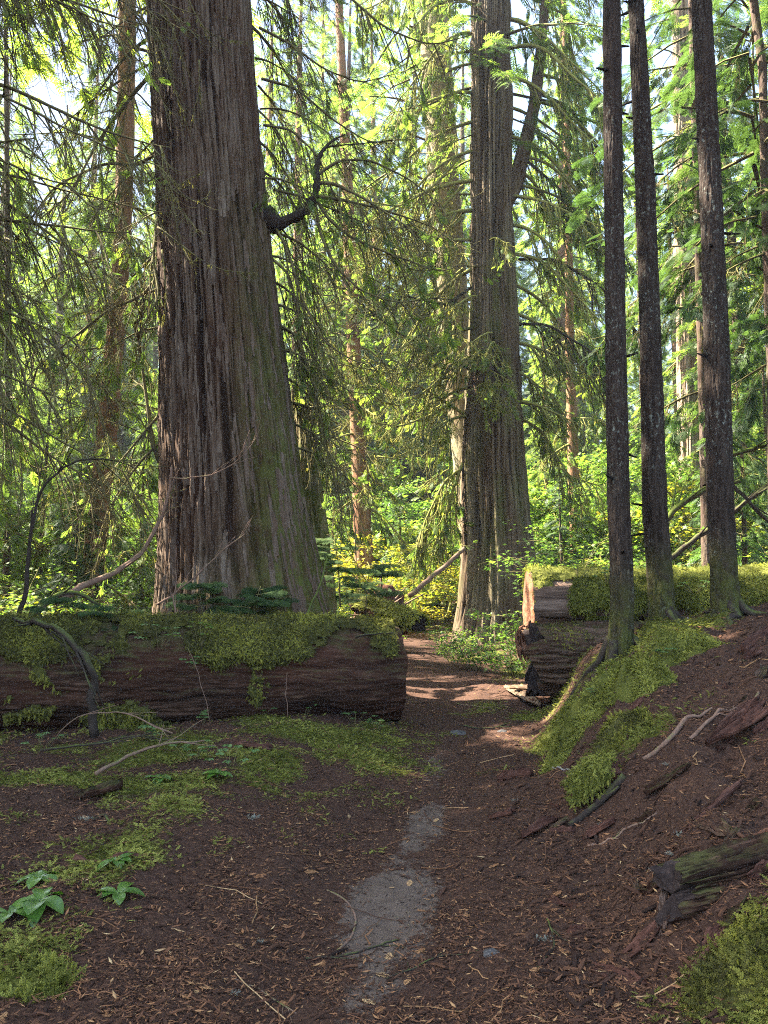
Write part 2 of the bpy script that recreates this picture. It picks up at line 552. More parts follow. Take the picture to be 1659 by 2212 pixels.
def fine_spray(nb, sub, w, droop=0.15, seed=1):
    r = random.Random(seed)
    s = [(0, 0, 0, 1, 0, -droop, w)]
    for i in range(nb):
        t = 0.05 + 0.92 * i / nb
        for sd_ in (-1, 1):
            L = 0.48 * (1 - t * 0.75) * r.uniform(0.75, 1.15) * (0.55 + min(1, t * 3) * 0.45)
            a = math.radians(48 + r.uniform(-8, 8)) * sd_
            z = -droop * t * t
            ex, ey, ez = t + L * math.cos(a), L * math.sin(a), z - L * 0.2
            s.append((t, 0, z, ex, ey, ez, w * 0.5))
            for k in range(sub):
                u = (k + 0.5) / sub
                bx, by, bz = t + (ex - t) * u, ey * u, z + (ez - z) * u
                l2 = 0.11 * (1.1 - u * 0.6)
                for s2 in (-1, 1):
                    a2 = a + s2 * math.radians(55)
                    s.append((bx, by, bz, bx + l2 * math.cos(a2), by + l2 * math.sin(a2), bz - l2 * 0.1, w))
    return diamonds(s)


SPRAY_FAR = spray(8, 0.036, 0.14, 50, 0.42, seed=3)
SPRAY = spray(9, 0.045, 0.15, seed=4)
SPRAY_FINE = fine_spray(10, 5, 0.016, seed=5)
HANG = spray(8, 0.035, 0.05, 28, 0.35, seed=6)
FROND = spray(5, 0.06, 0.25, 55, 0.36, seed=8)
KITE = diamonds([(0, 0, 0, 1, 0, 0, 0.12)])
STRAND = diamonds([(0, 0, 0, 1, 0.05, 0, 0.07), (0.0, 0.03, 0, 0.7, -0.22, .1, 0.07), (0.0, 0, 0, 0.55, 0.26, -.1, 0.08), (0, 0, 0, .35, -.1, .25, .1)])


def leaf_tmpl():
    V = np.array([(0, 0, 0), (0.25, -0.36, 0.05), (0.7, -0.34, 0.0), (1, 0, -0.14), (0.7, 0.34, 0.0), (0.25, 0.36, 0.05)], float)
    return V, np.array([(0, 1, 2, 3), (0, 3, 4, 5)], np.int64)


def maple_tmpl():
    """Five pointed lobes round the stalk, as quads."""
    V, F = [(0.12, 0, 0)], []
    for k, (a, L) in enumerate(((-105, .55), (-50, .8), (0, 1.0), (50, .8), (105, .55))):
        for da, l in ((-24, L * 0.52), (0, L), (24, L * 0.52)):
            r = math.radians(a + da)
            V.append((0.12 + l * 0.88 * math.cos(r), l * 0.88 * math.sin(r), -0.1 * l))
        i = 1 + k * 3
        F.append((0, i, i + 1, i + 2))
    return np.array(V, float), np.array(F, np.int64)


LEAF = leaf_tmpl()
MAPLE = maple_tmpl()


def chip_tmpl():
    """A thin bent splinter with thickness."""
    V = []
    for x, z in ((0, 0), (0.5, 0.05), (1, 0)):
        w = 0.10 if x == 0.5 else 0.06
        V += [(x, -w, z), (x, w, z), (x, w * 0.8, z + 0.07), (x, -w * 0.8, z + 0.07)]
    F = []
    for i in (0, 4):
        for j in range(4):
            F.append((i + j, i + (j + 1) % 4, i + 4 + (j + 1) % 4, i + 4 + j))
    F += [(3, 2, 1, 0), (8, 9, 10, 11)]
    V = np.array(V, float)
    V[:, 0] -= 0.5
    return V, np.array(F, np.int64)


CHIP = chip_tmpl()


# ------------------------------------------------------------------ terrain
TRAIL = np.array([(-3, -0.1), (2.5, -0.07), (4.1, 0.0), (6.0, 0.32), (9.1, 0.72), (12.5, 0.78), (17.5, 0.5), (22.7, 0.4), (30, 0.1), (45, -1.0)])


def trail_x(y):
    return np.interp(y, TRAIL[:, 0], TRAIL[:, 1])


def toe(y):
    return -0.12 + 0.16 * noise(np.asarray(y) * 1.1, 3.3, 0, 91) + np.interp(y, [0, 3.5, 5, 8, 10, 14], [1.0, 0.95, 1.15, 1.55, 2.0, 2.6])


def height(x, y, detail=True):
    x, y = np.broadcast_arrays(np.asarray(x, float), np.asarray(y, float))
    d = x - trail_x(y)
    h = -0.085 * np.exp(-(d / 0.5) ** 4) * sstep(16, 9, y) + 0.03 * np.exp(-((d + .68) / .16) ** 2) * sstep(8, 6, y) * (1 + noise(y * 2.3, 1.7, 0, 19))
    h = h + 0.10 * sstep(0.5, 1.6, -d) + 0.07 * np.exp(-((x + 1.0) / 1.0) ** 2 - ((y - 7.8) / 0.9) ** 2)
    t = np.maximum(x - toe(y), 0)
    bank = 1.36 * (1 - np.exp(-t / 1.05)) * sstep(-0.1, 0.7, t)
    bank = bank * np.interp(y, [0, 2.5, 4.0, 6.0, 7.2, 9.0, 10.0, 13, 18], [0.25, 0.35, 0.5, 0.82, 1.0, 1.0, 0.75, 0.45, 0.25])
    h = h + bank + (0.12 * fbm(x * 1.9, y * 1.9, 0, 61, 3) + 0.07 * fbm(x * 6, y * 6, 0, 63, 3)) * sstep(0, 0.8, t)
    h = h + 0.26 * np.exp(-((x - 1.85) / 0.26) ** 2 - ((y - 6.85) / 0.35) ** 2) + 0.17 * np.exp(-((x - 1.5) / 0.2) ** 2 - ((y - 6.7) / 0.3) ** 2) + 0.16 * np.exp(-((x - 2.5) / 0.22) ** 2 - ((y - 7.3) / 0.25) ** 2) + 0.14 * np.exp(-((x - 2.75) / 0.3) ** 2 - ((y - 7.9) / 0.3) ** 2) - 0.12 * np.exp(-((x - 2.25) / 0.14) ** 2 - ((y - 6.9) / 0.35) ** 2)
    h = h + np.maximum(y - 28, 0) * 0.07 + np.maximum(np.hypot(x, y) - 50, 0) * 0.10
    off = sstep(0.3, 1.0, np.abs(d))
    h = h + (0.02 + 0.10 * off) * fbm(x * 0.8, y * 0.8, 0, 5, 3)
    if detail:
        h = h + (0.012 + 0.02 * off) * fbm(x * 4, y * 4, 0, 9, 3) + (0.004 + 0.008 * off) * noise(x * 22, y * 22, 0, 13)
    return h


# regional moss blobs: x, y, radius x, radius y, amount
MOSS_BLOBS = [(-0.45, 7.7, 0.9, 1.05, 1.15), (-1.3, 6.8, 1.2, 0.9, .8), (-2.0, 5.9, 1.3, 0.7, 0.62), (-1.2, 5.3, 0.9, 0.5, 0.5),
              (-1.75, 3.3, 0.35, 0.35, 0.8), (-1.5, 4.3, 0.45, 0.3, 0.6), (-0.9, 3.9, 0.3, 0.25, 0.45), (-3.2, 7.4, 0.8, 0.6, 0.55),
              (1.85, 7.15, 0.5, 0.75, 2.0), (2.0, 9.2, .4, .9, 1.3), (2.15, 8.1, 0.6, 0.6, 1.2), (2.9, 8.0, 0.5, 0.42, 1.9), (2.45, 7.55, 0.5, 0.45, 1.9), (1.6, 6.4, .25, .4, .8), (3.4, 8.4, 0.3, 0.4, 0.9), (1.75, 5.6, 0.3, 0.28, 0.9),
              (1.42, 2.75, 0.42, 0.42, 1.2), (1.75, 3.25, 0.3, 0.25, 0.9), (1.3, 10.6, 0.45, 0.7, 0.7), (2.3, 4.9, 0.3, 0.25, 0.5), (2.2, 5.3, 0.3, 0.3, 0.5)]


def moss_mask(x, y):
    m = 0
    for bx, by, rx, ry, a in MOSS_BLOBS:
        m = np.maximum(m, a * np.exp(-((x - bx) / rx) ** 2 - ((y - by) / ry) ** 2))
    n = fbm(x * 2.2, y * 2.2, 0, 33, 4)
    far = sstep(10.5, 14, y) * 0.55 * sstep(0.5, 1.5, np.abs(x - trail_x(y)))
    return np.clip(np.maximum(m, far) + (0.95 * n - .12) * (np.maximum(m, far) > 0.06), 0, 1)


def bare_mask(x, y):
    d = x - trail_x(y)
    m = 0
    for by, ry, a, off, w in ((4.2, 0.75, 1.15, 0.0, 0.26), (5.5, 0.8, 0.8, 0.02, 0.19), (2.6, 0.6, 1.0, -0.03, 0.34), (7.4, 1.3, 0.6, 0, 0.2), (3.4, 0.4, 0.65, 0.0, 0.2)):
        m = np.maximum(m, a * np.exp(-((y - by) / ry) ** 2 - ((d - off) / w) ** 2))
    return m


def build_ground():
    def axis(stops):
        out = [stops[0][0]]
        for (a, st), (b, _) in zip(stops[:-1], stops[1:]):
            n = max(1, int(round((b - a) / st)))
            out += list(a + (b - a) * np.arange(1, n + 1) / n)
        return np.array(out)
    xs = axis([(-140, 6), (-50, 1.2), (-14, 0.25), (-5, 0.06), (-3.4, 0.03), (-2.0, 0.016), (2.4, 0.025), (5.2, 0.1), (14, 1.0), (50, 6), (140, 6)])
    ys = axis([(-40, 3), (-6, 0.4), (1.6, 0.016), (6.5, 0.024), (11, 0.06), (22, 0.3), (50, 2), (180, 2)])
    X, Y = np.meshgrid(xs, ys)
    Z = height(X, Y)
    nx, ny = len(xs), len(ys)
    V = np.stack([X, Y, Z], -1).reshape(-1, 3)
    i = np.arange(ny - 1)[:, None] * nx + np.arange(nx - 1)[None]
    F = np.stack([i, i + 1, i + 1 + nx, i + nx], -1).reshape(-1, 4)
    fc = V[F].mean(1)
    edge = 0.5 + 0.18 * fbm(fc[:, 0] * 1.5, fc[:, 1] * 1.5, 0, 71, 3)
    on = (np.abs(fc[:, 0] - trail_x(fc[:, 1])) < edge) & (fc[:, 1] < 40) & (fc[:, 1] > -6)
    moss, bare = moss_mask(V[:, 0], V[:, 1]), bare_mask(V[:, 0], V[:, 1])
    for name, sel in (("ground", ~on), ("path", on)):
        Fs = F[sel]
        u, inv = np.unique(Fs, return_inverse=True)
        me = mesh_data(name, V[u], inv.reshape(-1, 4), np.zeros((0, 3), int), M['ground'], True, {"moss": moss[u], "bare": bare[u]})
        tag(link(name, me), "narrow trodden dirt trail winding between the logs" if name == "path" else "forest floor of brown needles, bark bits and moss", name, kind="structure")


build_ground()


# ------------------------------------------------------------------ trunks
def trunk_mesh(pts, rad, nth, step, furrow, fscale, kz, seed, ridged=True, butt=0.0, butt_n=7, butt_h=1.0, moss=None, twist=0.0, wob=0.0, gouges=()):
    """Tapered trunk along pts (bottom to top): returns V, F4, attributes."""
    pts = np.asarray(pts, float)
    s = np.concatenate([[0], np.cumsum(np.linalg.norm(np.diff(pts, axis=0), axis=1))])
    n = max(8, int(s[-1] / step))
    u = np.linspace(0, s[-1], n)
    C = np.stack([np.interp(u, s, pts[:, k]) for k in range(3)], -1)
    for _ in range(3):
        C[1:-1] = (C[:-2] + 2 * C[1:-1] + C[2:]) / 4
    R = np.interp(u, s, rad)
    k = max(1, n // 30)
    Rp = np.pad(R, k, mode='edge')
    R = np.convolve(Rp, np.ones(2 * k + 1) / (2 * k + 1), 'valid')
    th = np.linspace(0, 2 * np.pi, nth, endpoint=False)
    T, U = np.meshgrid(th, u)
    cx, cy = np.cos(T + twist * U), np.sin(T + twist * U)
    f = fscale
    n1 = noise(cx * f, cy * f, U * kz, seed)
    n2 = noise(cx * f * 2.3, cy * f * 2.3, U * kz * 2.2, seed + 3)
    n3 = noise(cx * f * 5.1, cy * f * 5.1, U * kz * 6, seed + 5)
    if ridged:
        amp = 0.55 + 0.6 * noise(cx * 2.1, cy * 2.1, U * 0.8, seed + 15)
        d = -(1 - np.abs(n1)) ** 7 * 1.6 * amp - (1 - np.abs(n2)) ** 5 * 0.8 + 0.4 * n3 + 0.35 * np.round(noise(cx * f * 0.8, cy * f * 0.8, U * kz * 2.5, seed + 17) * 1.6)
    else:
        d = 0.5 * n1 + 0.4 * n2 + 0.35 * n3
    big = noise(cx * 1.2, cy * 1.2, U * 0.25, seed + 9) * 0.06 + noise(np.cos(T), np.sin(T), U * 0.6, seed + 11) * wob
    fl = butt * np.exp(-U / butt_h) * (0.55 + 0.9 * np.maximum(0, noise(np.cos(T) * butt_n * 0.32, np.sin(T) * butt_n * 0.32, U * 0.3, seed + 21)))
    for g0, z0, z1, gw, gd in gouges:
        dt = (T - g0 - 0.05 * noise(U * 1.3, 0, 0, seed + 40) + np.pi) % (2 * np.pi) - np.pi
        zz = C[:, 2:3]
        d = d - gd * np.exp(-(dt / gw) ** 2) * sstep(z0, z0 + 0.5, zz) * sstep(z1, z1 - 0.7, zz)
    RR = R[:, None] * (1 + big + fl) + furrow * d
    V = np.stack([C[:, 0:1] + RR * np.cos(T), C[:, 1:2] + RR * np.sin(T), C[:, 2:3] + 0 * T], -1)
    i = np.arange(n - 1)[:, None] * nth
    j = np.arange(nth)[None]
    F = np.stack([i + j, i + (j + 1) % nth, i + nth + (j + 1) % nth, i + nth + j], -1).reshape(-1, 4)
    ridge = np.clip(0.5 + 0.5 * d / 1.2 + 0.3, 0, 1)
    mo = np.zeros_like(RR) if moss is None else moss(T, U, V)
    return V.reshape(-1, 3), F, {"ridge": ridge.ravel(), "moss": np.clip(mo, 0, 1).ravel()}


def trunk_obj(name, V, F, at_, mat, parent, origin):
    me = mesh_data(name, V - np.asarray(origin), F, np.zeros((0, 3), int), mat, True, at_)
    return link(name, me, parent)


def px_trunk(tab, Y, up=12.0, taper=0.65, sink=0.3):
    """tab: (py, px centre, px width) from top to bottom of the visible trunk; returns points bottom to top, radii."""
    P, R = [], []
    for py, px, w in sorted(tab, reverse=True):
        p = at(px, py, Y)
        P.append(p)
        R.append(w / 2 / F_PX * Y)
    b = P[0].copy()
    g = float(height(b[0], b[1], False))
    if b[2] > g - sink:
        d = (P[0] - P[1]) / max(1e-6, abs(P[0][2] - P[1][2]))
        p = P[0] + d * (b[2] - g + sink) * 0.6
        p[2] = g - sink
        P.insert(0, p)
        R.insert(0, R[0] * 1.06)
    if up:
        d = unit(P[-1] - P[-3])
        for k in (0.5, 1.0):
            P.append(P[-1] + d * up * 0.5)
            R.append(R[-1] * (1 - (1 - taper) * 0.5))
    return np.array(P), np.array(R)


def curve(p0, d0, L, n, g=0.6, curl=0.0, wob=0.15, start=0.0):
    """A limb: leaves p0 along d0, sinks with g, turns up again with curl towards its end."""
    p, d, out = np.array(p0, float), unit(d0), [np.array(p0, float)]
    st = L / n
    for i in range(n):
        t = (i + 1) / n
        d = d + np.array([RNG.normal(0, wob), RNG.normal(0, wob), RNG.normal(0, wob)]) * 0.35
        d[2] += (-g * (1 - t) ** 0.5 + curl * t * t) * st * (1 if t > start else 0)
        d = unit(d)
        p = p + d * st
        out.append(p.copy())
    return np.array(out)


def rot_h(d, a):
    c, s = math.cos(a), math.sin(a)
    return np.array([d[0] * c - d[1] * s, d[0] * s + d[1] * c, d[2]])


def moss_strands(G, pts, per, lmin, lmax, mi=1):
    """Short tufts of moss hanging under a twig."""
    n = max(1, int(per * (len(pts) - 1)))
    i = RNG.integers(0, len(pts) - 1, n)
    t = RNG.random((n, 1))
    pos = pts[i] * (1 - t) + pts[i + 1] * t
    X = np.stack([RNG.normal(0, .25, n), RNG.normal(0, .25, n), -np.ones(n)], -1)
    G.scatter(STRAND, pos, X, RNG.normal(0, 1, (n, 3)), RNG.uniform(lmin, lmax, n) * RNG.random(n) ** 0.6, mi)


def smooth_line(pts, n=None):
    pts = np.asarray(pts, float)
    s_ = np.concatenate([[0], np.cumsum(np.linalg.norm(np.diff(pts, axis=0), axis=1))])
    n = n or max(8, int(s_[-1] / 0.09))
    u = np.linspace(0, s_[-1], n + 1)
    C = np.stack([np.interp(u, s_, pts[:, k]) for k in range(3)], -1)
    for _ in range(max(2, n // 8)):
        C[1:-1] = (C[:-2] + 2 * C[1:-1] + C[2:]) / 4
    return C


def hanging_limb(G, p0, d0, L, r0, g=0.5, curl=0.6, twigs=14, tl=(0.5, 1.4), strands=1.2, leaves=0.0, side=0.9, mats=(0, 1, 2), fine=True, sl=(0.02, 0.09), main=None, rmin=0.0065, down=0.9, lsize=1.0):
    """A cedar limb with long hanging twigs, twiglets, moss tufts and a few sprays; one connected piece of tree."""
    if main is None:
        n = max(8, int(L * 7))
        main = curve(p0, d0, L, n, g, curl, 0.10)
    n = len(main) - 1
    G.tube(main, np.maximum(rmin, r0 * (1 - 0.8 * np.linspace(0, 1, n + 1))), 6, mats[0], rough=0.16)
    moss_strands(G, main, strands * 1.4, sl[0], sl[1], mats[1])
    for k in range(twigs):
        t = RNG.uniform(0.10, 1.0)
        i = min(n - 1, int(t * n))
        base = main[i]
        d = unit(main[i + 1] - main[i])
        d = rot_h(d, RNG.uniform(0.25, 1.1) * RNG.choice([-1, 1]) * side)
        d[2] -= RNG.uniform(0.0, down)
        l = RNG.uniform(*tl) * (1 - 0.3 * t)
        m = max(6, int(l * 8))
        tw = curve(base, d, l, m, RNG.uniform(1.2, 3.4), RNG.uniform(1.0, 8.0), 0.16)
        rr = max(rmin, r0 * RNG.uniform(0.22, 0.4))
        G.tube(tw, np.maximum(rmin * 0.6, rr * (1 - 0.65 * np.linspace(0, 1, m + 1))), 4, mats[0], cap=False, rough=0.2)
        moss_strands(G, tw, strands, sl[0], sl[1], mats[1])
        if fine:
            for q in range(int(l * 9)):
                j = RNG.integers(1, m)
                dd = rot_h(unit(tw[j] - tw[j - 1]), RNG.uniform(0.3, 1.1) * RNG.choice([-1, 1]))
                ll = RNG.uniform(0.15, 0.6)
                t2 = curve(tw[j], dd, ll, 5, 2.5, 7.0, 0.2)
                G.tube(t2, rmin * 0.62 * (1 - 0.5 * np.linspace(0, 1, 6)), 3, mats[0], cap=False)
                if RNG.random() < leaves:
                    G.scatter(SPRAY, t2[2:], unit(t2[2:] - t2[1:-1]) + [0, 0, -0.3], RNG.normal(0, .5, (len(t2) - 2, 3)) + [0, 0, 0.9], RNG.uniform(0.10, 0.22) * lsize, mats[2])
    return main


def px_limb(G, poly, r0, **kw):
    """A limb whose main line is drawn through given points (px, py, distance)."""
    m = smooth_line([at(*q) for q in poly])
    hanging_limb(G, None, None, 0, r0, main=m, **kw)
    return m


def conifer_crown(G, base, H, z0, nbr, Lmax, spl, dens, tmpl, shape=0.9, droop=0.5, seed=0, limb=True, top=1.0):
    """Limbs in whorls with flat sprays along them, leaf-sized kites throughout the crown's volume."""
    r = np.random.default_rng(seed)
    base = np.asarray(base, float)
    P, X, N, S, T = [], [], [], [], []
    for b in range(nbr):
        u = (b + r.random()) / nbr
        z = z0 + (H - z0) * u ** 1.05
        L = Lmax * (0.12 + 0.88 * (1 - u) ** shape) * r.uniform(0.55, 1.12) * min(1, 0.55 + u * 3)
        a = b * 2.399 + r.normal(0, 0.5)
        o = np.array([math.cos(a), math.sin(a), 0])
        m = max(4, int(L * 2.2))
        s = np.linspace(0.0, 1, m + 1)
        rise = r.uniform(-0.1, 0.25) - 0.25 * (1 - u)
        C = base + o[None] * (L * s)[:, None]
        C[:, 2] = base[2] + z + L * (rise * s - droop * s * s * r.uniform(0.5, 1.2)) + 0.05 * r.normal(0, 1, m + 1) * s
        if limb:
            G.tube(C, max(0.012, 0.014 * L) * (1.05 - s), 4, 1, cap=False)
        k = max(3, int(L * dens))
        ss = r.uniform(0.18, 1.0, k) ** 0.8
        pos = np.stack([np.interp(ss, s, C[:, q]) for q in range(3)], -1)
        side = r.choice([-1, 1], k) * r.uniform(0.25, 1.25, k)
        ang = a + side
        d = np.stack([np.cos(ang), np.sin(ang), -r.uniform(0.1, 0.9, k)], -1)
        P.append(pos + r.normal(0, 0.06, (k, 3)))
        X.append(d)
        N.append(np.stack([r.normal(0, .35, k), r.normal(0, .35, k), np.ones(k)], -1))
        S.append(r.uniform(0.55, 1.1, k) * spl * (0.6 + 0.4 * min(1, L / Lmax * 1.5)))
        T.append(np.clip(r.normal(0.5, 0.22, k) + 0.15 * (r.random() - 0.5), 0, 1))
    G.scatter(tmpl, np.vstack(P), np.vstack(X), np.vstack(N), np.concatenate(S), 0, np.concatenate(T))


# ---- the giant cedar on the left
def big_cedar():
    Y = 11.2
    tab = [(0, 428, 233), (300, 446, 238), (600, 467, 250), (900, 488, 280), (1100, 504, 306), (1250, 516, 340), (1340, 524, 376), (1420, 530, 415), (1500, 534, 450)]
    P, R = px_trunk(tab, Y, up=16, taper=0.6)
    org = np.array([P[0][0], P[0][1], float(height(P[0][0], P[0][1], False))])
    t = thing("giant_cedar", org, "giant red cedar with broad shaggy grey brown trunk behind the mossy log at the left", "tree")

    def moss(T, U, V):
        m = sstep(2.4, 0.2, U) * (0.35 + 0.65 * sstep(-0.3, 0.9, np.cos(T + 0.5))) + 0.95 * sstep(0.25, 0.95, np.cos(T + 0.15)) * sstep(8.5, 2.5, U)
        return m
    V, F, A = trunk_mesh(P, R, 520, 0.03, 0.034, 13.0, 0.5, 3, True, 0.10, 9, 0.7, moss,
                         gouges=((-1.70, 3.3, 6.2, 0.035, 1.8), (-0.85, 5.0, 7.3, 0.022, 1.3), (-1.45, 1.2, 3.6, 0.05, 1.2), (-2.2, 1.0, 3.2, 0.05, 1.2), (-1.15, 0.5, 2.6, 0.06, 1.1), (-2.5, 2.6, 5.6, 0.03, 1.0)))
    nth = 520
    grid = V.reshape(-1, nth, 3)
    ax = grid.mean(1)
    SV, SF, n0 = [], [], len(V)
    for k in range(420):
        L = int(RNG.integers(8, 42))
        i0 = int(RNG.integers(10, len(grid) // 2 - L))
        j0 = int(RNG.integers(nth // 2 - 20, nth + 20))
        hw = RNG.uniform(1.0, 3.2)
        lift = RNG.uniform(.010, .026)
        for q in range(L):
            u = q / (L - 1)
            w = hw * (.35 + .65 * math.sin(math.pi * min(1, u * .8 + .1)))
            c = j0 + .05 * q * RNG.uniform(-.2, .2) + 2.0 * float(noise(q * .07, k, 0, 5))
            for sgn, up_ in ((-1, .35), (0, 1), (1, .35)):
                p = grid[i0 + q, int(round(c + sgn * w)) % nth]
                o = unit(np.array([p[0] - ax[i0 + q, 0], p[1] - ax[i0 + q, 1], 0]))
                SV.append(p + o * lift * up_ * (.5 + 1.2 * abs(u - .5)))
            if q:
                b = n0 + len(SV) - 6
                SF += [(b, b + 1, b + 4, b + 3), (b + 1, b + 2, b + 5, b + 4)]
    V = np.vstack([V, SV])
    F = np.vstack([F, SF])
    A = {"ridge": np.concatenate([A["ridge"], np.full(len(SV), .95)]), "moss": np.concatenate([A["moss"], np.zeros(len(SV))])}
    trunk_obj("trunk", V, F, A, M['cedar'], t, org)
    mats = [M['twig'], M['strand'], M['cedar_leaf']]
    dark = [M['black_limb'], M['strand'], M['cedar_leaf']]

    def limb(p, d, L, r, **kw):
        G = Geo()
        hanging_limb(G, p, d, L, r, **kw)
        build_limb(G, mats, t, org)

    def plimb(poly, r, mm=mats, **kw):
        G = Geo()
        px_limb(G, poly, r, **kw)
        build_limb(G, mm, t, org)

    def side_pt(py, sgn, back=0.0):
        c, w = lerp_pts(tab, [py])
        p = at(c[0] + sgn * w[0] * 0.46, py, Y)
        p[1] += back
        return p
    # the elbow limb: out, then sharply up, and its long sweeping shoots
    G = Geo()
    E = smooth_line([at(*q) for q in ((565, 470, Y), (590, 482, Y), (612, 482, Y - .05), (640, 468, Y - .1), (668, 447, Y - .15), (683, 425, Y - .18), (683, 380, Y - .15), (690, 335, Y - .1), (706, 312, Y), (745, 290, Y + .1))], 40)
    E[2:-2] += .012 * np.stack([noise(np.arange(37) * .6, k, 0, 3) + .6 * noise(np.arange(37) * 1.7, k, 0, 5) for k in range(3)], -1)
    G.tube(E, (1 + .16 * noise(np.arange(41) * .8, 0, 0, 8) + .12 * noise(np.arange(41) * 2.1, 0, 0, 9)) * np.interp(np.linspace(0, 9, 41), range(10), [.19, .115, .08, .068, .06, .052, .036, .026, .018, .008]), 12, 0, rough=0.22)
    moss_strands(G, E, 3, 0.05, 0.13)
    hanging_limb(G, E[-8], [1, 0, .2], 1.0, .015, twigs=6, tl=(.3, .8))
    build_limb(G, dark, t, org)
    Z = Y - 0.15
    for poly, r in (([(684, 395, Z), (720, 395, Z), (790, 430, Z - .2), (850, 470, Z - .3), (905, 505, Z - .4)], .04),
                    ([(684, 425, Z), (720, 428, Z), (800, 445, Z + .3), (880, 470, Z + .5), (960, 500, Z + .7)], .035),
                    ([(684, 430, Z), (705, 470, Z), (760, 515, Z - .1), (860, 555, Z - .2), (960, 590, Z - .2), (1010, 560, Z - .2)], .032),
                    ([(684, 380, Z), (730, 345, Z), (800, 345, Z + .2), (890, 390, Z + .4), (960, 450, Z + .5)], .03),
                    ([(680, 435, Z), (690, 500, Z), (720, 570, Z - .1), (780, 630, Z - .1), (860, 655, Z - .2), (960, 640, Z - .2)], .03),
                    ([(590, 482, Y), (622, 540, Y - .1), (650, 640, Y - .1), (700, 740, Y - .1), (780, 790, Y), (850, 770, Y)], .03),
                    ([(588, 560, Y), (625, 590, Y), (650, 700, Y), (690, 800, Y + .1), (760, 850, Y + .1), (830, 850, Y)], .026),
                    ([(600, 700, Y), (640, 720, Y), (680, 830, Y), (700, 940, Y), (750, 980, Y), (790, 960, Y)], .024),
                    ([(590, 410, Y), (640, 420, Y), (760, 470, Y + .2), (830, 500, Y + .3), (900, 480, Y + .4)], .026),
                    ([(560, 60, Y), (620, 90, Y), (700, 150, Y), (780, 180, Y + .1), (850, 160, Y + .2)], .03),
                    ([(565, 170, Y), (640, 190, Y), (720, 260, Y), (800, 310, Y + .2), (870, 300, Y + .2)], .03),
                    ([(570, 270, Y), (630, 280, Y - .1), (690, 340, Y - .1), (720, 420, Y), (770, 450, Y)], .026),
                    ([(552, -60, Y), (650, -70, Y - .3), (740, -20, Y - .5), (830, 60, Y - .6), (930, 100, Y - .7), (1020, 75, Y - .8)], .04)):
        plimb(poly, r * .8, twigs=22, tl=(0.4, 1.4), strands=1.5, leaves=0.06, rmin=.0055)
    for poly, r in (([(335, 150, Y), (290, 200, Y), (215, 300, Y - .2), (150, 420, Y - .3), (90, 470, Y - .3)], .035),
                    ([(335, 330, Y), (300, 360, Y), (230, 350, Y - .1), (120, 400, Y - .2), (30, 520, Y - .2)], .03),
                    ([(345, 590, Y), (310, 640, Y), (240, 665, Y - .2), (170, 720, Y - .2), (60, 810, Y - .2)], .03),
                    ([(340, 480, Y), (330, 560, Y - .3), (345, 640, Y - .5), (300, 720, Y - .5)], .03),
                    ([(345, 1000, Y), (330, 960, Y), (315, 850, Y + .1), (300, 740, Y + .1), (310, 640, Y)], .035),
                    ([(340, 960, Y), (300, 1000, Y), (250, 1070, Y), (215, 1150, Y)], .022),
                    ([(340, 900, Y), (290, 960, Y), (240, 1020, Y), (190, 1050, Y)], .022)):
        plimb(poly, r, twigs=13, tl=(0.4, 1.3), strands=1.3, leaves=0.06)
    # right side: a curtain of mossy hanging limbs close to the trunk
    for py in np.linspace(-330, 960, 26):
        p = side_pt(max(py, 0), 1, RNG.uniform(-0.1, 0.6))
        if py < 0:
            p[2] += -py / F_PX * Y
        limb(p, [RNG.uniform(0.5, 1.0), RNG.uniform(-0.4, 0.7), RNG.uniform(-0.3, 0.25)], RNG.uniform(0.8, 2.0), RNG.uniform(0.018, 0.028), g=RNG.uniform(1.0, 2.0), curl=RNG.uniform(0.1, 0.9), twigs=12, tl=(0.5, 1.6), strands=1.6, leaves=0.05)
    for py in np.linspace(-300, 700, 12):
        p = side_pt(max(py, 0), -1, RNG.uniform(-0.2, 0.5))
        if py < 0:
            p[2] += -py / F_PX * Y
        limb(p, [RNG.uniform(-1.0, -0.5), RNG.uniform(-0.5, 0.6), RNG.uniform(-0.4, 0.25)], RNG.uniform(0.8, 2.2), RNG.uniform(0.016, 0.028), g=RNG.uniform(0.6, 1.5), curl=RNG.uniform(0.3, 1.2), twigs=11, tl=(0.4, 1.4), strands=1.2, leaves=0.06)
    # a few thin mossy twigs hang over the face of the trunk
    Q = Y - 0.95
    for poly in ([(395, -40, Q), (415, 20, Q), (445, 70, Q), (490, 88, Q), (540, 92, Q)], [(375, 60, Q), (365, 150, Q), (380, 210, Q), (405, 250, Q)], [(340, 490, Q - .1), (380, 520, Q - .15), (430, 560, Q - .15), (480, 585, Q - .1), (560, 590, Q + .1)],
                 [(335, 440, Q), (375, 410, Q - .1), (400, 390, Q - .1), (440, 370, Q)], [(430, 130, Q), (432, 200, Q), (415, 245, Q)], [(350, 540, Q), (360, 640, Q - .1), (350, 700, Q - .1)]):
        plimb(poly, .013, twigs=4, tl=(0.15, 0.5), strands=2.6, leaves=0.0, rmin=.004)
    G = Geo()
    top = np.array([P[-1][0], P[-1][1], 0.0])
    conifer_crown(G, top, 31, 11.5, 80, 4.6, 0.75, 7, SPRAY_FAR, 0.8, 0.55, 11)
    G.build("crown", [M['cedar_leaf'], M['twig']], t, origin=org)
    return t


big_cedar()


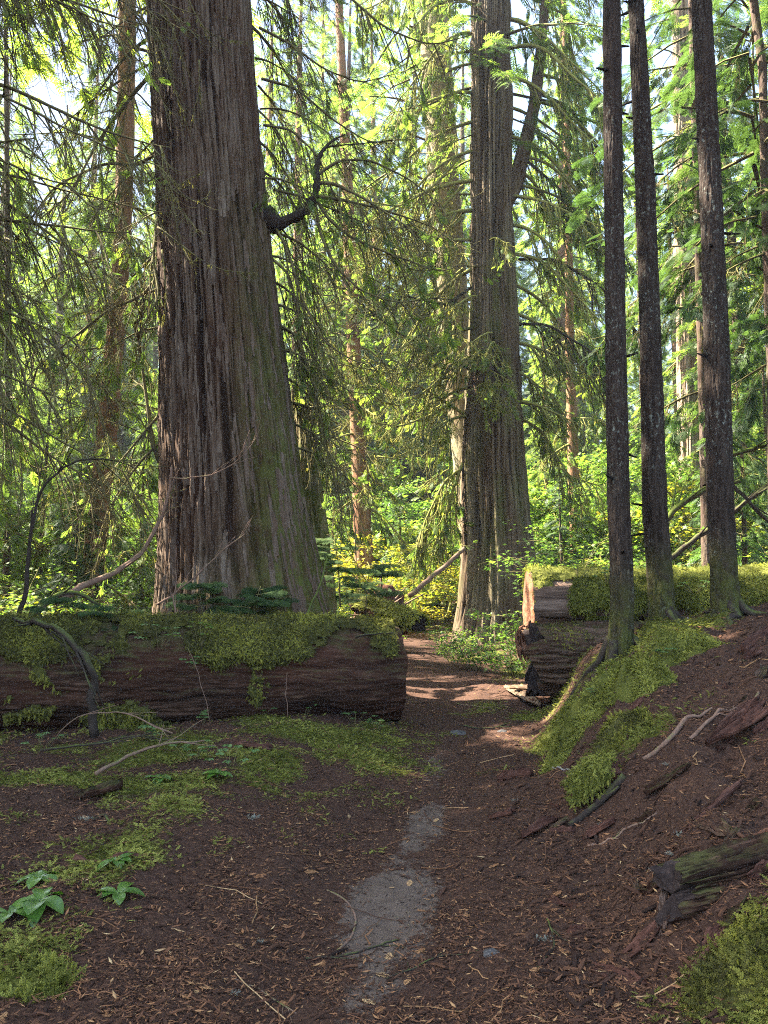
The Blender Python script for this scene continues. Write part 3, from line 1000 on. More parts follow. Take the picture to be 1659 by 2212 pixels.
# ---- the second cedar, forked, right of the trail
def second_cedar():
    Y = 21.0
    tab = [(0, 1060, 88), (300, 1061, 90), (600, 1063, 100), (737, 1066, 112), (1000, 1066, 140), (1150, 1074, 150), (1260, 1076, 162), (1384, 1078, 190)]
    P, R = px_trunk(tab, Y, up=14)
    org = np.array([P[0][0], P[0][1], float(height(P[0][0], P[0][1], False))])
    t = thing("forked_cedar", org, "tall straight grooved cedar with a side stem forking off, beyond the trail bend", "tree")
    V, F, A = trunk_mesh(P, R, 300, 0.07, 0.085, 5.5, 0.22, 31, True, 0.14, 8, 1.2, lambda T, U, V: 0.7 * sstep(6, 3, np.abs(U - 6)) * sstep(-0.2, 0.7, noise(np.cos(T) * 3, np.sin(T) * 3, U * 1.2, 4)))
    trunk_obj("trunk", V, F, A, M['cedar_pale'], t, org)
    P2 = np.array([at(*q) for q in ((1085, 450, Y), (1112, 405, Y), (1126, 345, Y), (1155, 225, Y), (1168, 110, Y), (1178, 0, Y))] + [at(1178, 0, Y) + [0.1, 0, 7]])
    V, F, A = trunk_mesh(P2, [.26, .24, .21, .17, .14, .125, .08], 48, 0.15, 0.02, 5, 0.5, 37)
    trunk_obj("side_stem", V, F, A, M['cedar_pale'], t, org)
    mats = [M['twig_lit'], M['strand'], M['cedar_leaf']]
    for k, py in enumerate(np.linspace(-150, 900, 34)):
        c, w = lerp_pts(tab, [max(py, 0)])
        sg = -1 if k % 2 else 1
        p = at(c[0] + sg * w[0] * 0.45, max(py, 0), Y - 0.1)
        if py < 0:
            p[2] += -py / F_PX * Y
        G = Geo()
        L = RNG.uniform(2.4, 5.0) if py < 700 else RNG.uniform(1.2, 2.4)
        hanging_limb(G, p, [sg * 1.0, RNG.uniform(-0.8, 0.4), RNG.uniform(-0.45, 0.1)], L, RNG.uniform(0.045, 0.065), g=RNG.uniform(0.35, 0.8), curl=RNG.uniform(0.3, 0.9),
                     twigs=20, tl=(0.6, 1.9), strands=1.1, leaves=0.2 if py < 250 else 0.07, sl=(0.05, 0.18), rmin=.012, lsize=1.4)
        build_limb(G, mats, t, org)
    for poly in ([(1020, 620, Y), (960, 660, Y - .3), (880, 640, Y - .6), (800, 600, Y - .8)], [(1020, 800, Y), (960, 770, Y - .3), (860, 720, Y - .8), (760, 640, Y - 1), (740, 590, Y - 1)],
                 [(1010, 900, Y), (950, 860, Y - .3), (850, 800, Y - .5), (760, 760, Y - .7)], [(1000, 1010, Y), (960, 1040, Y - .3), (925, 1110, Y - .4), (900, 1170, Y - .4)], [(1000, 1000, Y), (970, 1080, Y - .3), (955, 1150, Y - .3), (900, 1200, Y - .4)],
                 [(1115, 700, Y), (1180, 700, Y - .3), (1280, 760, Y - .5), (1330, 860, Y - .6)], [(1120, 560, Y), (1200, 560, Y), (1300, 620, Y), (1380, 720, Y)], [(1130, 340, Y), (1200, 400, Y), (1290, 500, Y), (1360, 560, Y)],
                 [(1160, 200, Y), (1230, 230, Y), (1300, 330, Y), (1350, 420, Y)], [(1120, 900, Y), (1170, 930, Y), (1230, 1030, Y), (1300, 1050, Y)]):
        G = Geo()
        px_limb(G, poly, .048, twigs=28, tl=(0.6, 2.0), strands=0.9, leaves=0.12, sl=(0.05, 0.2), rmin=.013, lsize=1.4)
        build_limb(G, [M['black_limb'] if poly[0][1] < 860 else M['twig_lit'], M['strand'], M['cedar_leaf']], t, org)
    for y0 in (330, 400, 470, 520, 580, 690, 760, 850):      # long mossy arches over the gap between the big cedars
        G = Geo()
        e, dn = RNG.uniform(-40, 40), RNG.uniform(.7, 1.4)
        px_limb(G, [(1000, y0, Y), (935, y0 + 55 * dn, Y - .4), (862, y0 + 88 * dn, Y - .8), (790 + e, y0 + 72 * dn, Y - 1.1), (735 + e, y0 + 15 * dn, Y - 1.2)], .042, twigs=24, tl=(.5, 1.7), strands=1.6, leaves=.03, sl=(.05, .2), rmin=.011)
        build_limb(G, mats, t, org)
    for k in range(14):        # limbs in front of the trunk and off the side stem
        G = Geo()
        if k < 8:
            hanging_limb(G, at(1060 + RNG.uniform(-35, 35), RNG.uniform(480, 900), Y - 0.6), [RNG.uniform(-.8, .8), -1, -0.1], RNG.uniform(0.8, 1.8), 0.03, g=0.9, curl=1.0, twigs=10, tl=(0.4, 1.2), strands=1.6, leaves=0.2, sl=(0.05, 0.2), rmin=.01)
        else:
            hanging_limb(G, at(1125 + 10 * (k - 8), 400 - 60 * (k - 8), Y), [1, RNG.uniform(-.5, .3), -0.15], RNG.uniform(2.2, 4.5), 0.05, g=0.5, curl=0.35, twigs=14, tl=(0.6, 1.6), strands=0.6, leaves=0.4, sl=(0.06, 0.2), rmin=.012, lsize=1.4)
        build_limb(G, mats, t, org)
    G = Geo()
    conifer_crown(G, [P[-1][0], P[-1][1], 0], 34, 13, 75, 4.4, 0.6, 9, SPRAY_FAR, 0.8, 0.5, 12)
    G.build("crown", [M['cedar_leaf'], M['twig']], t, origin=org)


second_cedar()


def plain_tree(name, label, tab, Y, mat, seed, up=12, nth=48, furrow=0.012, fscale=4, kz=1.5, ridged=False, butt=0.2, butt_h=0.5, stubs=0, limbs=0, lmat='twig', crown=None, limb_L=(0.6, 1.8),
               leaves=0.3, moss=None, step=0.08, lrange=None, cat="tree", group=None, leafmat='hemlock', strands=0.8, taper=0.65, roots=0):
    P, R = px_trunk(tab, Y, up=up, taper=taper)
    org = np.array([P[0][0], P[0][1], float(height(P[0][0], P[0][1], False))])
    t = thing(name, org, label, cat, group)
    V, F, A = trunk_mesh(P, R, nth, step, furrow, fscale, kz, seed, ridged, butt, 5, butt_h, moss, wob=0.05)
    trunk_obj("trunk", V, F, A, mat, t, org)
    lo, hi = lrange or (P[1][2] + 0.8, P[-3][2] + 2)
    for k in range(roots):
        a = -1.9 + k * 5.2 / max(1, roots) + RNG.uniform(-.3, .3)
        G = Geo()
        b = np.array([org[0], org[1]])
        rr = np.linspace(R[1] * .5, R[1] * .5 + RNG.uniform(.22, .5), 9)
        aa = a + np.cumsum(RNG.normal(0, .12, 9))
        q = np.stack([b[0] + rr * np.cos(aa), b[1] + rr * np.sin(aa)], -1)
        zz = height(q[:, 0], q[:, 1]) + np.array([.20, .11, .055, .025, .008, 0, -.01, -.02, -.05])
        G.tube(np.column_stack([q, zz]), np.linspace(.05, .014, 9), 8, 0, rough=.2)
        G.build("root", [M['black_limb']], t, True, origin=org)
    for k in range(stubs):
        z = RNG.uniform(lo, hi)
        i = np.argmin(np.abs(P[:, 2] - z))
        c = np.array([np.interp(z, P[:, 2], P[:, q]) for q in range(3)])
        rr = np.interp(z, P[:, 2], R)
        a = RNG.uniform(0, 6.28)
        o = np.array([math.cos(a), math.sin(a), RNG.uniform(-.3, .5)])
        G = Geo()
        G.tube(curve(c + o * rr * 0.7, o, rr * 0.3 + RNG.uniform(0.04, 0.2), 4, 0.5, 0.3, 0.15), np.linspace(0.02, 0.008, 5), 5, 0)
        G.build("branch_stub", [mat], t, True, {"ridge": np.zeros(G.n), "moss": np.zeros(G.n)}, origin=org)
    for k in range(limbs):
        z = lo + (hi - lo) * (k + RNG.random()) / limbs
        c = np.array([np.interp(z, P[:, 2], P[:, q]) for q in range(3)])
        a = k * 2.4 + RNG.uniform(-.4, .4)
        G = Geo()
        hanging_limb(G, c, [math.cos(a), math.sin(a), RNG.uniform(-.3, .2)], RNG.uniform(*limb_L), 0.0018 * Y, g=0.6, curl=0.5, twigs=10, tl=(0.3, 1.1), strands=strands, leaves=leaves, rmin=.0006 * Y, lsize=1 + Y / 40, sl=(.003 * Y, .011 * Y))
        build_limb(G, [M[lmat], M['strand'], M[leafmat]], t, org)
    if crown:
        G = Geo()
        conifer_crown(G, [P[-1][0], P[-1][1], 0], *crown)
        G.build("crown", [M[leafmat], M['twig']], t, origin=org)
    return t


# three slim dark trunks on the bank at the right
low_moss = lambda T, U, V: 0.8 * sstep(1.3, 0.5, U)
g3 = "slim dark trunks on the right bank"
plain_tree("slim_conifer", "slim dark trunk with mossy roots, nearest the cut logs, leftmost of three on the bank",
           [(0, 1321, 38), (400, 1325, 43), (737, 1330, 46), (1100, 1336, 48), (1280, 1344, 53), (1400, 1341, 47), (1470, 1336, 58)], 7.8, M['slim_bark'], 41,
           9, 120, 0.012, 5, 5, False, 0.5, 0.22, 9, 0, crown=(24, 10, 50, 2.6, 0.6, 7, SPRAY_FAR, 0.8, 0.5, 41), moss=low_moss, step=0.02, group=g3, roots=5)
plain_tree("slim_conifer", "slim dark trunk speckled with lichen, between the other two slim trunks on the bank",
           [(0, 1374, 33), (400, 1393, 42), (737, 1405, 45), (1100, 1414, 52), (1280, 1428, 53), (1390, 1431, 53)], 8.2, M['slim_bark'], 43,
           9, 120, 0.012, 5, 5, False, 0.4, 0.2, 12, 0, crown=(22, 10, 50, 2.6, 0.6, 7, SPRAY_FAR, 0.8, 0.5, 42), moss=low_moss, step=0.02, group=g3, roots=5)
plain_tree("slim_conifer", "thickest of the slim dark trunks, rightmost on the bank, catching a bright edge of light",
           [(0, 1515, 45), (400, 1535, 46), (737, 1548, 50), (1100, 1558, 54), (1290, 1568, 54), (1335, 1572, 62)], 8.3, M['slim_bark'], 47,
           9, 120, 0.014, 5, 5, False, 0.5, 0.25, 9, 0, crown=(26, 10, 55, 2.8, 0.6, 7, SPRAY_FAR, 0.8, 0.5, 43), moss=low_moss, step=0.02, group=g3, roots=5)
# trunks further off
plain_tree("lichen_cedar", "lichen covered trunk leaning left behind the forked cedar", [(0, 934, 62), (400, 959, 72), (737, 983, 70), (1000, 1008, 56), (1250, 1030, 60)], 23, M['lichen_bark'], 51, 12, 64, 0.03, 5, 1,
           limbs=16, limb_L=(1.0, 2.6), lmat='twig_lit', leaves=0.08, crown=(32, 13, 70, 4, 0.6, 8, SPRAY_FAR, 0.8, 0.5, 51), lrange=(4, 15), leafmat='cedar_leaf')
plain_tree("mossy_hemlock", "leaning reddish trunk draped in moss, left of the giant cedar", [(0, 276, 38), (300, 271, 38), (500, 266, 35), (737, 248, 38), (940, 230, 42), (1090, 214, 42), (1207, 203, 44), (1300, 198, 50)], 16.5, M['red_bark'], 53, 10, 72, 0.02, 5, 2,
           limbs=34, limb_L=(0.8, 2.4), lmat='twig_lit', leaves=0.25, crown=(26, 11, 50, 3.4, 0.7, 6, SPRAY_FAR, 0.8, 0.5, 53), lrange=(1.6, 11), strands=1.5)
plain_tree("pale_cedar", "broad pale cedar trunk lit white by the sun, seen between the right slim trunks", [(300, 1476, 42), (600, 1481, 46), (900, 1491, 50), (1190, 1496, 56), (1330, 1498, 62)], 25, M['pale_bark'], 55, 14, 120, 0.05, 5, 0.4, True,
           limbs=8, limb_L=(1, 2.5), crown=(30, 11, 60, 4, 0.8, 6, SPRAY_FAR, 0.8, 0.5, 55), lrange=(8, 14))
plain_tree("hemlock", "thin dark trunk half hidden behind the rightmost slim trunk", [(60, 1496, 16), (600, 1512, 19), (900, 1520, 20), (1230, 1528, 22)], 14, M['dark_bark'], 57, 8, 36, limbs=14, limb_L=(0.8, 2.2),
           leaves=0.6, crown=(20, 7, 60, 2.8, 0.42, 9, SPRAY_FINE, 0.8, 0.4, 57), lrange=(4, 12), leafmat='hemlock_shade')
plain_tree("hemlock", "orange brown trunk lit by sun in the gap right of the forked cedar", [(500, 1228, 16), (800, 1232, 20), (1000, 1238, 24), (1200, 1246, 26)], 29, M['red_bark'], 59, 10, 36, limbs=14, limb_L=(1, 2.6), lmat='twig_lit',
           leaves=0.5, crown=(26, 12, 60, 3.2, 0.8, 7, SPRAY_FAR, 0.8, 0.5, 59), lrange=(3, 14))
plain_tree("hemlock", "mossy trunk in the sunlit gap between the two big cedars", [(450, 752, 26), (700, 762, 30), (900, 772, 34), (1060, 780, 36), (1250, 788, 40)], 27, M['red_bark'], 61, 12, 44, taper=0.5, crown=(22, 9, 60, 2.6, .7, 7, SPRAY_FAR, .8, .5, 61), limbs=26, limb_L=(1, 3), lmat='twig_lit',
           leaves=0.4, lrange=(4, 13), strands=1.2)
plain_tree("hemlock", "thin dark trunk at the far left edge of the photo", [(500, 16, 12), (750, 18, 13), (950, 19, 14), (1160, 16, 15)], 20, M['dark_bark'], 63, 8, 30, limbs=10, leaves=0.8, crown=(20, 8, 50, 3, 0.7, 7, SPRAY_FAR, 0.8, 0.5, 63), lrange=(2, 10))
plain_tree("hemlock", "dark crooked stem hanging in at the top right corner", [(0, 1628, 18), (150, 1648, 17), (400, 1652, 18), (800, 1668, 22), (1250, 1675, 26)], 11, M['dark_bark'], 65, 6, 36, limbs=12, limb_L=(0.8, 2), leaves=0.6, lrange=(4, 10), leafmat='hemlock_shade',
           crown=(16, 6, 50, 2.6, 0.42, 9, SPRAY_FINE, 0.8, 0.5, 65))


# broken mossy snag behind the giant cedar
def snag():
    Y = 13.2
    P, R = px_trunk([(880, 652, 50), (1000, 660, 62), (1150, 672, 78), (1300, 680, 92)], Y, up=0)
    org = np.array([P[0][0], P[0][1], float(height(P[0][0], P[0][1], False))])
    t = thing("broken_snag", org, "broken mossy snag with a splintered top right behind the giant cedar", "dead tree")
    V, F, A = trunk_mesh(P, R, 90, 0.05, 0.04, 5, 0.5, 67, True, 0.1, 6, 0.5, lambda T, U, V: 0.9 + 0 * U)
    top = V[:, 2].max()
    k = sstep(top - 0.5, top, V[:, 2])
    V[:, 2] += k * 0.22 * noise(V[:, 0] * 9, V[:, 1] * 9, 0, 5)
    trunk_obj("trunk", V, F, A, M['lichen_bark'], t, org)
    for q in range(5):
        G = Geo()
        hanging_limb(G, at(670, 880 + 60 * q, Y), [1, RNG.uniform(-.6, .2), .1], RNG.uniform(.5, 1.3), .018, g=.9, curl=1.0, twigs=5, tl=(.3, .8), strands=1.6)
        build_limb(G, [M['twig'], M['strand'], M['cedar_leaf']], t, org)


snag()


# a cedar just outside the left edge whose dark limbs hang into the picture
def left_cedar():
    org = np.array([-6.6, 9.6, float(height(-6.6, 9.6, False))])
    t = thing("drooping_cedar", org, "cedar at the left edge whose dark bare twigs hang into the top left corner", "tree")
    P = np.array([org + [0, 0, -.3], org + [0, 0, 3], org + [.1, 0, 9], org + [.1, .1, 22]])
    V, F, A = trunk_mesh(P, [.55, .42, .36, .2], 90, 0.1, 0.03, 5, 0.5, 71, True, 0.3, 6, 0.6)
    trunk_obj("trunk", V, F, A, M['cedar'], t, org)
    for k in range(25):
        z = RNG.uniform(3.6, 10.5)
        G = Geo()
        hanging_limb(G, org + [0.2, RNG.uniform(-.2, .2), z], [1, RNG.uniform(-.45, .5), RNG.uniform(-.2, .35)], RNG.uniform(2.0, 4.6), RNG.uniform(.025, .04), g=.4, curl=.35, twigs=24, tl=(.6, 2.0), strands=1.0, leaves=.025)
        build_limb(G, [M['twig'], M['strand'], M['cedar_leaf']], t, org)
    G = Geo()
    conifer_crown(G, org, 26, 11, 100, 4.5, .5, 10, SPRAY, .8, .5, 71)
    G.build("crown", [M['cedar_leaf'], M['twig']], t, origin=org)


left_cedar()


# ------------------------------------------------------------------ logs
def log_mesh(A, B, r0, r1, nth, step, furrow, seed, kx=0.5, fs=4.0, rag0=0.0, rag1=0.0, squash=1.0, bevel0=0.0):
    """A lying log from A to B in its own frame: local x along the axis. Returns V (world), F4, F3 caps, T, U."""
    A, B = np.asarray(A, float), np.asarray(B, float)
    L = np.linalg.norm(B - A)
    ax = (B - A) / L
    up = unit(np.array([0, 0, 1.0]) - ax * ax[2])
    sd_ = np.cross(up, ax)
    n = int(L / step)
    u = np.linspace(0, L, n)
    th = np.linspace(0, 2 * np.pi, nth, endpoint=False)
    T, U = np.meshgrid(th, u)
    Tw = T + .22 * noise(np.cos(T) * 1.5, np.sin(T) * 1.5, U * 1.1, seed + 50) + .06 * noise(np.cos(T) * 4, np.sin(T) * 4, U * 4, seed + 51)
    c, s = np.cos(Tw), np.sin(Tw)
    n1 = noise(c * fs, s * fs, U * kx, seed)
    n2 = noise(c * fs * 2.4, s * fs * 2.4, U * kx * 2.5, seed + 2)
    n0 = noise(c * 2.3, s * 2.3, U * 0.9, seed + 1) + 0.3 * noise(c * 9, s * 9, U * 2.5, seed + 3)
    am = np.clip(.45 + .9 * noise(c * 1.6, s * 1.6, U * 1.3, seed + 53), 0, 1.2)
    d = (-(1 - np.abs(n1)) ** 6 * 1.1 * am - (1 - np.abs(n2)) ** 5 * 0.6 + 0.22 * noise(c * fs * 6, s * fs * 6, U * kx * 12, seed + 4)
         + 0.12 * noise(c * fs * 14, s * fs * 14, U * kx * 25, seed + 5) + 0.55 * np.round(n0 * 2.2) / 2.2)
    R = np.interp(U, [0, L], [r0, r1]) * (1 + 0.09 * noise(c * 1.3, s * 1.3, U * 0.5, seed + 6) + 0.04 * noise(c * 3, s * 3, U * 2, seed + 8)) + furrow * d
    X = U + rag0 * noise(c * 3, s * 3, 0.5, seed + 12) * np.clip(1 - U / 0.5, 0, 1) + rag1 * noise(c * 3, s * 3, 7.5, seed + 14) * np.clip(1 - (L - U) / 0.5, 0, 1)
    X = X - bevel0 * R * np.sin(T) * np.clip(1 - U / 0.8, 0, 1)
    c, s = np.cos(T), np.sin(T)
    V = A + X[..., None] * ax + (R * c * squash)[..., None] * up + (R * s)[..., None] * sd_
    i = np.arange(n - 1)[:, None] * nth
    j = np.arange(nth)[None]
    F = np.stack([i + j, i + nth + j, i + nth + (j + 1) % nth, i + (j + 1) % nth], -1).reshape(-1, 4)
    return V, F, (ax, up, sd_, L)


def lying(name, label, cat, A, B, r0, r1, mat, endmat, seed, nth=110, step=0.03, furrow=0.05, ends=(0, 1), rag=(0.06, 0.06), partname="wood", **kw):
    V, F, fr = log_mesh(A, B, r0, r1, nth, step, furrow, seed, rag0=rag[0], rag1=rag[1], **kw)
    ax, up, sd_, L = fr
    mid = (np.asarray(A) + B) / 2
    Rm = np.stack([ax, -sd_, up], 1)      # columns: local x, y, z
    t = thing(name, mid, label, cat)
    from mathutils import Matrix
    t.rotation_euler = Matrix([list(map(float, r)) for r in Rm]).to_euler()
    loc = (V.reshape(-1, 3) - mid) @ Rm
    me = mesh_data(partname, loc, F, np.zeros((0, 3), int), mat, True, {})
    link(partname, me, t)
    for e in ends:           # the sawn face: rings shrinking inwards, a little uneven
        ring = V[0] if e == 0 else V[-1]
        c = ring.mean(0)
        G, rings = Geo(), 12
        sgn = -1 if e == 0 else 1
        VV = []
        for q in range(rings + 1):
            k = 1 - q / rings
            p = c + (ring - c) * max(k, 0.001)
            w = (0.02 * noise(p[:, 0] * 9, p[:, 1] * 9, p[:, 2] * 9, seed + 30) + 0.012 * noise(p[:, 0] * 30, p[:, 1] * 30, p[:, 2] * 30, seed + 31)) * min(1, q)
            flat = p
            VV.append(flat + np.outer(w * sgn, ax))
        VV = np.array(VV)
        i = np.arange(rings)[:, None] * nth
        j = np.arange(nth)[None]
        FF = np.stack([i + j, i + (j + 1) % nth, i + nth + (j + 1) % nth, i + nth + j], -1).reshape(-1, 4)
        if e == 1:
            FF = FF[:, ::-1]
        G.add(VV, FF)
        VL = (VV.reshape(-1, 3) - mid) @ Rm
        link("cut_end", mesh_data("cut_end", VL, FF, np.zeros((0, 3), int), endmat, True, {}), t)
    return t, V, fr, mid, Rm


def moss_on(V, fr, t, mid, Rm, seed, thr, n, size, mat, drape=1.0, u0=0.0, u1=1.0, name="moss_cover", base=True, arc=1.35, thick=0.16, nz=0.75):
    """A moss blanket over the top of a log: a lumpy shell with fronds standing out and drooping at the sides."""
    ax, up, sd_, L = fr
    nu, nth = V.shape[:2]
    T = np.linspace(0, 2 * np.pi, nth, endpoint=False)
    T = np.where(T > np.pi, T - 2 * np.pi, T)
    U = np.linspace(0, 1, nu)
    C = V.mean(1, keepdims=True)
    O = unit(V - C)
    W = np.array(V)
    f = np.clip(1.7 * fbm(W[..., 0] * 2.2, W[..., 1] * 2.2, W[..., 2] * 2.2, seed, 5), -1, 1)
    m = sstep(arc + 0.35, arc - 0.35, np.abs(T))[None] * np.ones((nu, 1)) + nz * f - thr
    m = m * (U[:, None] >= u0) * (U[:, None] <= u1)
    G = Geo()
    if base:
        lump = 0.02 + 0.05 * fbm(W[..., 0] * 5, W[..., 1] * 5, W[..., 2] * 5, seed + 3, 3)
        S = V + O * (np.clip(m, -0.3, 0.5) * thick + lump)[..., None]
        i = np.arange(nu - 1)[:, None] * nth
        j = np.arange(nth)[None]
        F = np.stack([i + j, i + nth + j, i + nth + (j + 1) % nth, i + (j + 1) % nth], -1).reshape(-1, 4)
        keep = (m.ravel()[F] > 0.02).all(1)
        Fk = F[keep]
        uq, inv = np.unique(Fk, return_inverse=True)
        G.add(S.reshape(-1, 3)[uq], inv.reshape(-1, 4), None, 0, 0.25 + 0.2 * noise(W[..., 0] * 12, W[..., 1] * 12, W[..., 2] * 12, seed + 5).ravel()[uq])
    else:
        S = V
    w = np.clip(m.ravel(), 0, 0.5)
    idx = RNG.choice(len(w), n, p=w / w.sum())
    pos = S.reshape(-1, 3)[idx] + RNG.normal(0, 0.015, (n, 3))
    o = O.reshape(-1, 3)[idx]
    X = o * RNG.uniform(0.1, 0.9, (n, 1)) + RNG.normal(0, 0.6, (n, 3)) + np.array([0, 0, -0.55 * drape])
    sz = RNG.uniform(0.5, 1.2, n) * size
    G.scatter(FROND, pos, X, o + RNG.normal(0, .3, (n, 3)), sz, 0, np.clip(RNG.normal(0.5, 0.2, n) + 0.55 * f.ravel()[idx] + 0.25 * noise(pos[:, 0] * 7, pos[:, 1] * 7, pos[:, 2] * 7, 3), 0, 1))
    V2 = (np.vstack(G.V) - mid) @ Rm
    G.V = [V2]
    return G.build(name, [mat], t)


A, B = at(-420, 1468, 7.9), at(853, 1455, 9.25)
r = lying("fallen_log", "long dark fallen log across the left side, sawn off at the trail, moss on top", "log", A, B, 0.56, 0.53, M['old_log'], M['dark_end'], 3, nth=240, step=0.02, furrow=0.032, ends=(1,), rag=(0, 0.025), kx=0.3, fs=9)
moss_on(r[1], r[2], r[0], r[3], r[4], 5, 0.22, 60000, 0.055, M['moss_dark'], u1=0.985, thick=0.10, arc=1.1, nz=1.25)
A, B = at(1141, 1316, 11.5), at(1950, 1322, 11.35)
r = lying("fallen_log", "big sawn log behind the other cut logs, its end face lit red by sun", "log", A, B, 0.55, 0.58, M['grey_log'], M['cut_end'], 13, furrow=0.03, ends=(0,), rag=(0.008, 0))
moss_on(r[1], r[2], r[0], r[3], r[4], 15, 0.1, 20000, 0.06, M['moss'], arc=0.8, thick=0.08)
A, B = at(1180, 1300, 10.5), at(1960, 1304, 10.25)
r = lying("fallen_log", "thin grey cut log with dark end under thick bright moss, resting on the rotten log", "log", A, B, 0.215, 0.26, M['grey_log'], M['dark_end'], 23, nth=90, furrow=0.015, ends=(0,), rag=(0.02, 0), bevel0=0.9)
moss_on(r[1], r[2], r[0], r[3], r[4], 25, -0.1, 52000, 0.06, M['moss'], arc=1.75, u0=0.085, thick=0.14, nz=0.7)
A, B = at(1150, 1420, 10.3), at(1960, 1440, 10.0)
r = lying("rotten_log", "lower decayed brown log with deep grooves under the thin mossy log", "log", A, B, 0.47, 0.52, M['rot_log'], M['dark_end'], 33, nth=220, step=0.018, furrow=0.10, ends=(0,), rag=(0.3, 0), kx=0.35, fs=6)
moss_on(r[1], r[2], r[0], r[3], r[4], 35, 0.85, 1500, 0.06, M['moss_dark'], u1=0.3, base=False)


# ------------------------------------------------------------------ background forest
def proto_conifer(name, H, z0, nbr, Lmax, spl, dens, seed, leaf, bark, tmpl=SPRAY_FAR, shape=0.9, droop=0.5):
    t = thing(name, (0, 0, 0), "", "tree")
    P = np.array([(0, 0, -0.5), (0.05, 0.05, H * 0.3), (0, 0.1, H * 0.7), (0.05, 0, H)])
    V, F, A = trunk_mesh(P, np.array([0.011, 0.009, 0.005, 0.001]) * H, 20, 0.5, 0.015, 4, 1, seed, False, 0.3, 5, 0.6)
    trunk_obj("trunk", V, F, A, M[bark], t, (0, 0, 0))
    G = Geo()
    conifer_crown(G, (0, 0, 0), H, z0, nbr, Lmax, spl, dens, tmpl, shape, droop, seed)
    G.build("crown", [M[leaf], M['twig_lit']], t)
    return t


protos = [proto_conifer("background_hemlock", 24, 2.5, 170, 3.6, 0.62, 17, 101, 'hemlock', 'dark_bark'),
          proto_conifer("background_hemlock", 17, 1.0, 150, 3.2, 0.58, 18, 102, 'hemlock', 'dark_bark'),
          proto_conifer("background_cedar", 28, 5.0, 160, 4.2, 0.68, 15, 103, 'cedar_leaf', 'red_bark', droop=0.7),
          proto_conifer("background_cedar", 20, 1.5, 160, 3.6, 0.64, 16, 104, 'cedar_leaf', 'red_bark', droop=0.65),
          proto_conifer("young_hemlock", 8, 0.4, 100, 2.0, 0.42, 22, 105, 'hemlock', 'dark_bark', droop=0.4),
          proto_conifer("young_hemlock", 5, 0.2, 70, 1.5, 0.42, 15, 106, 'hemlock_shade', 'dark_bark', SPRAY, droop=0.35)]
def broadleaf(seed, H, n, leaf):
    t = thing("vine_maple_tree", (0, 0, 0), "", "tree")
    r = np.random.default_rng(seed)
    W, G = Geo(), Geo()
    for k in range(5):
        a = r.uniform(0, 6.28)
        c = curve((0, 0, -.2), (math.cos(a) * .5, math.sin(a) * .5, 1), H * r.uniform(.7, 1.1), 14, 0.12, 0, 0.1)
        W.tube(c, np.linspace(.05, .012, 15), 6, 0)
        for q in range(12):
            j = r.integers(4, 14)
            c2 = curve(c[j], (r.normal(), r.normal(), r.uniform(-.1, .4)), r.uniform(.8, 2.0), 8, .25, .1, .1)
            W.tube(c2, np.linspace(.018, .005, 9), 4, 0, cap=False)
            m = n // 60
            i = r.integers(1, 9, m)
            pos = c2[i] + r.normal(0, .22, (m, 3)) * [1, 1, .3]
            X = np.stack([r.normal(0, 1, m), r.normal(0, 1, m), -r.uniform(0, .6, m)], -1)
            G.scatter(MAPLE, pos, X, np.stack([r.normal(0, .4, m), r.normal(0, .4, m), np.ones(m)], -1), r.uniform(.09, .17, m), 0, np.clip(r.normal(.5, .25, m), 0, 1))
    W.build("trunk", [M['twig_lit']], t, True)
    G.build("crown", [M[leaf]], t)
    return t


protos += [broadleaf(111, 6.5, 5200, 'maple'), broadleaf(112, 5.0, 4200, 'maple_gold'), broadleaf(113, 8.5, 6000, 'maple')]
LAB = {"vine_maple_tree": ("slender maple with bright lit leaves in the sunny gaps beyond the trail", "maples in the sunny gaps"),
       "background_hemlock": ("tall green hemlock in the thick forest beyond the trail", "hemlocks of the forest behind"),
       "background_cedar": ("tall yellow green cedar with drooping sprays in the forest beyond the trail", "cedars of the forest behind"),
       "young_hemlock": ("young bushy hemlock growing under the tall trees beyond the logs", "young hemlocks of the understorey")}
used = [False] * len(protos)


def place(k, x, y, s=1.0, rz=None):
    o = protos[k] if not used[k] else copy_tree(protos[k])
    used[k] = True
    o.location = (x, y, float(height(x, y, False)))
    o.rotation_euler = (RNG.normal(0, .02), RNG.normal(0, .02), RNG.uniform(0, 6.28) if rz is None else rz)
    o.scale = (s, s, s * RNG.uniform(0.92, 1.1))
    st = o.name.split(".")[0]
    o["label"], o["group"] = LAB[st]
    return o


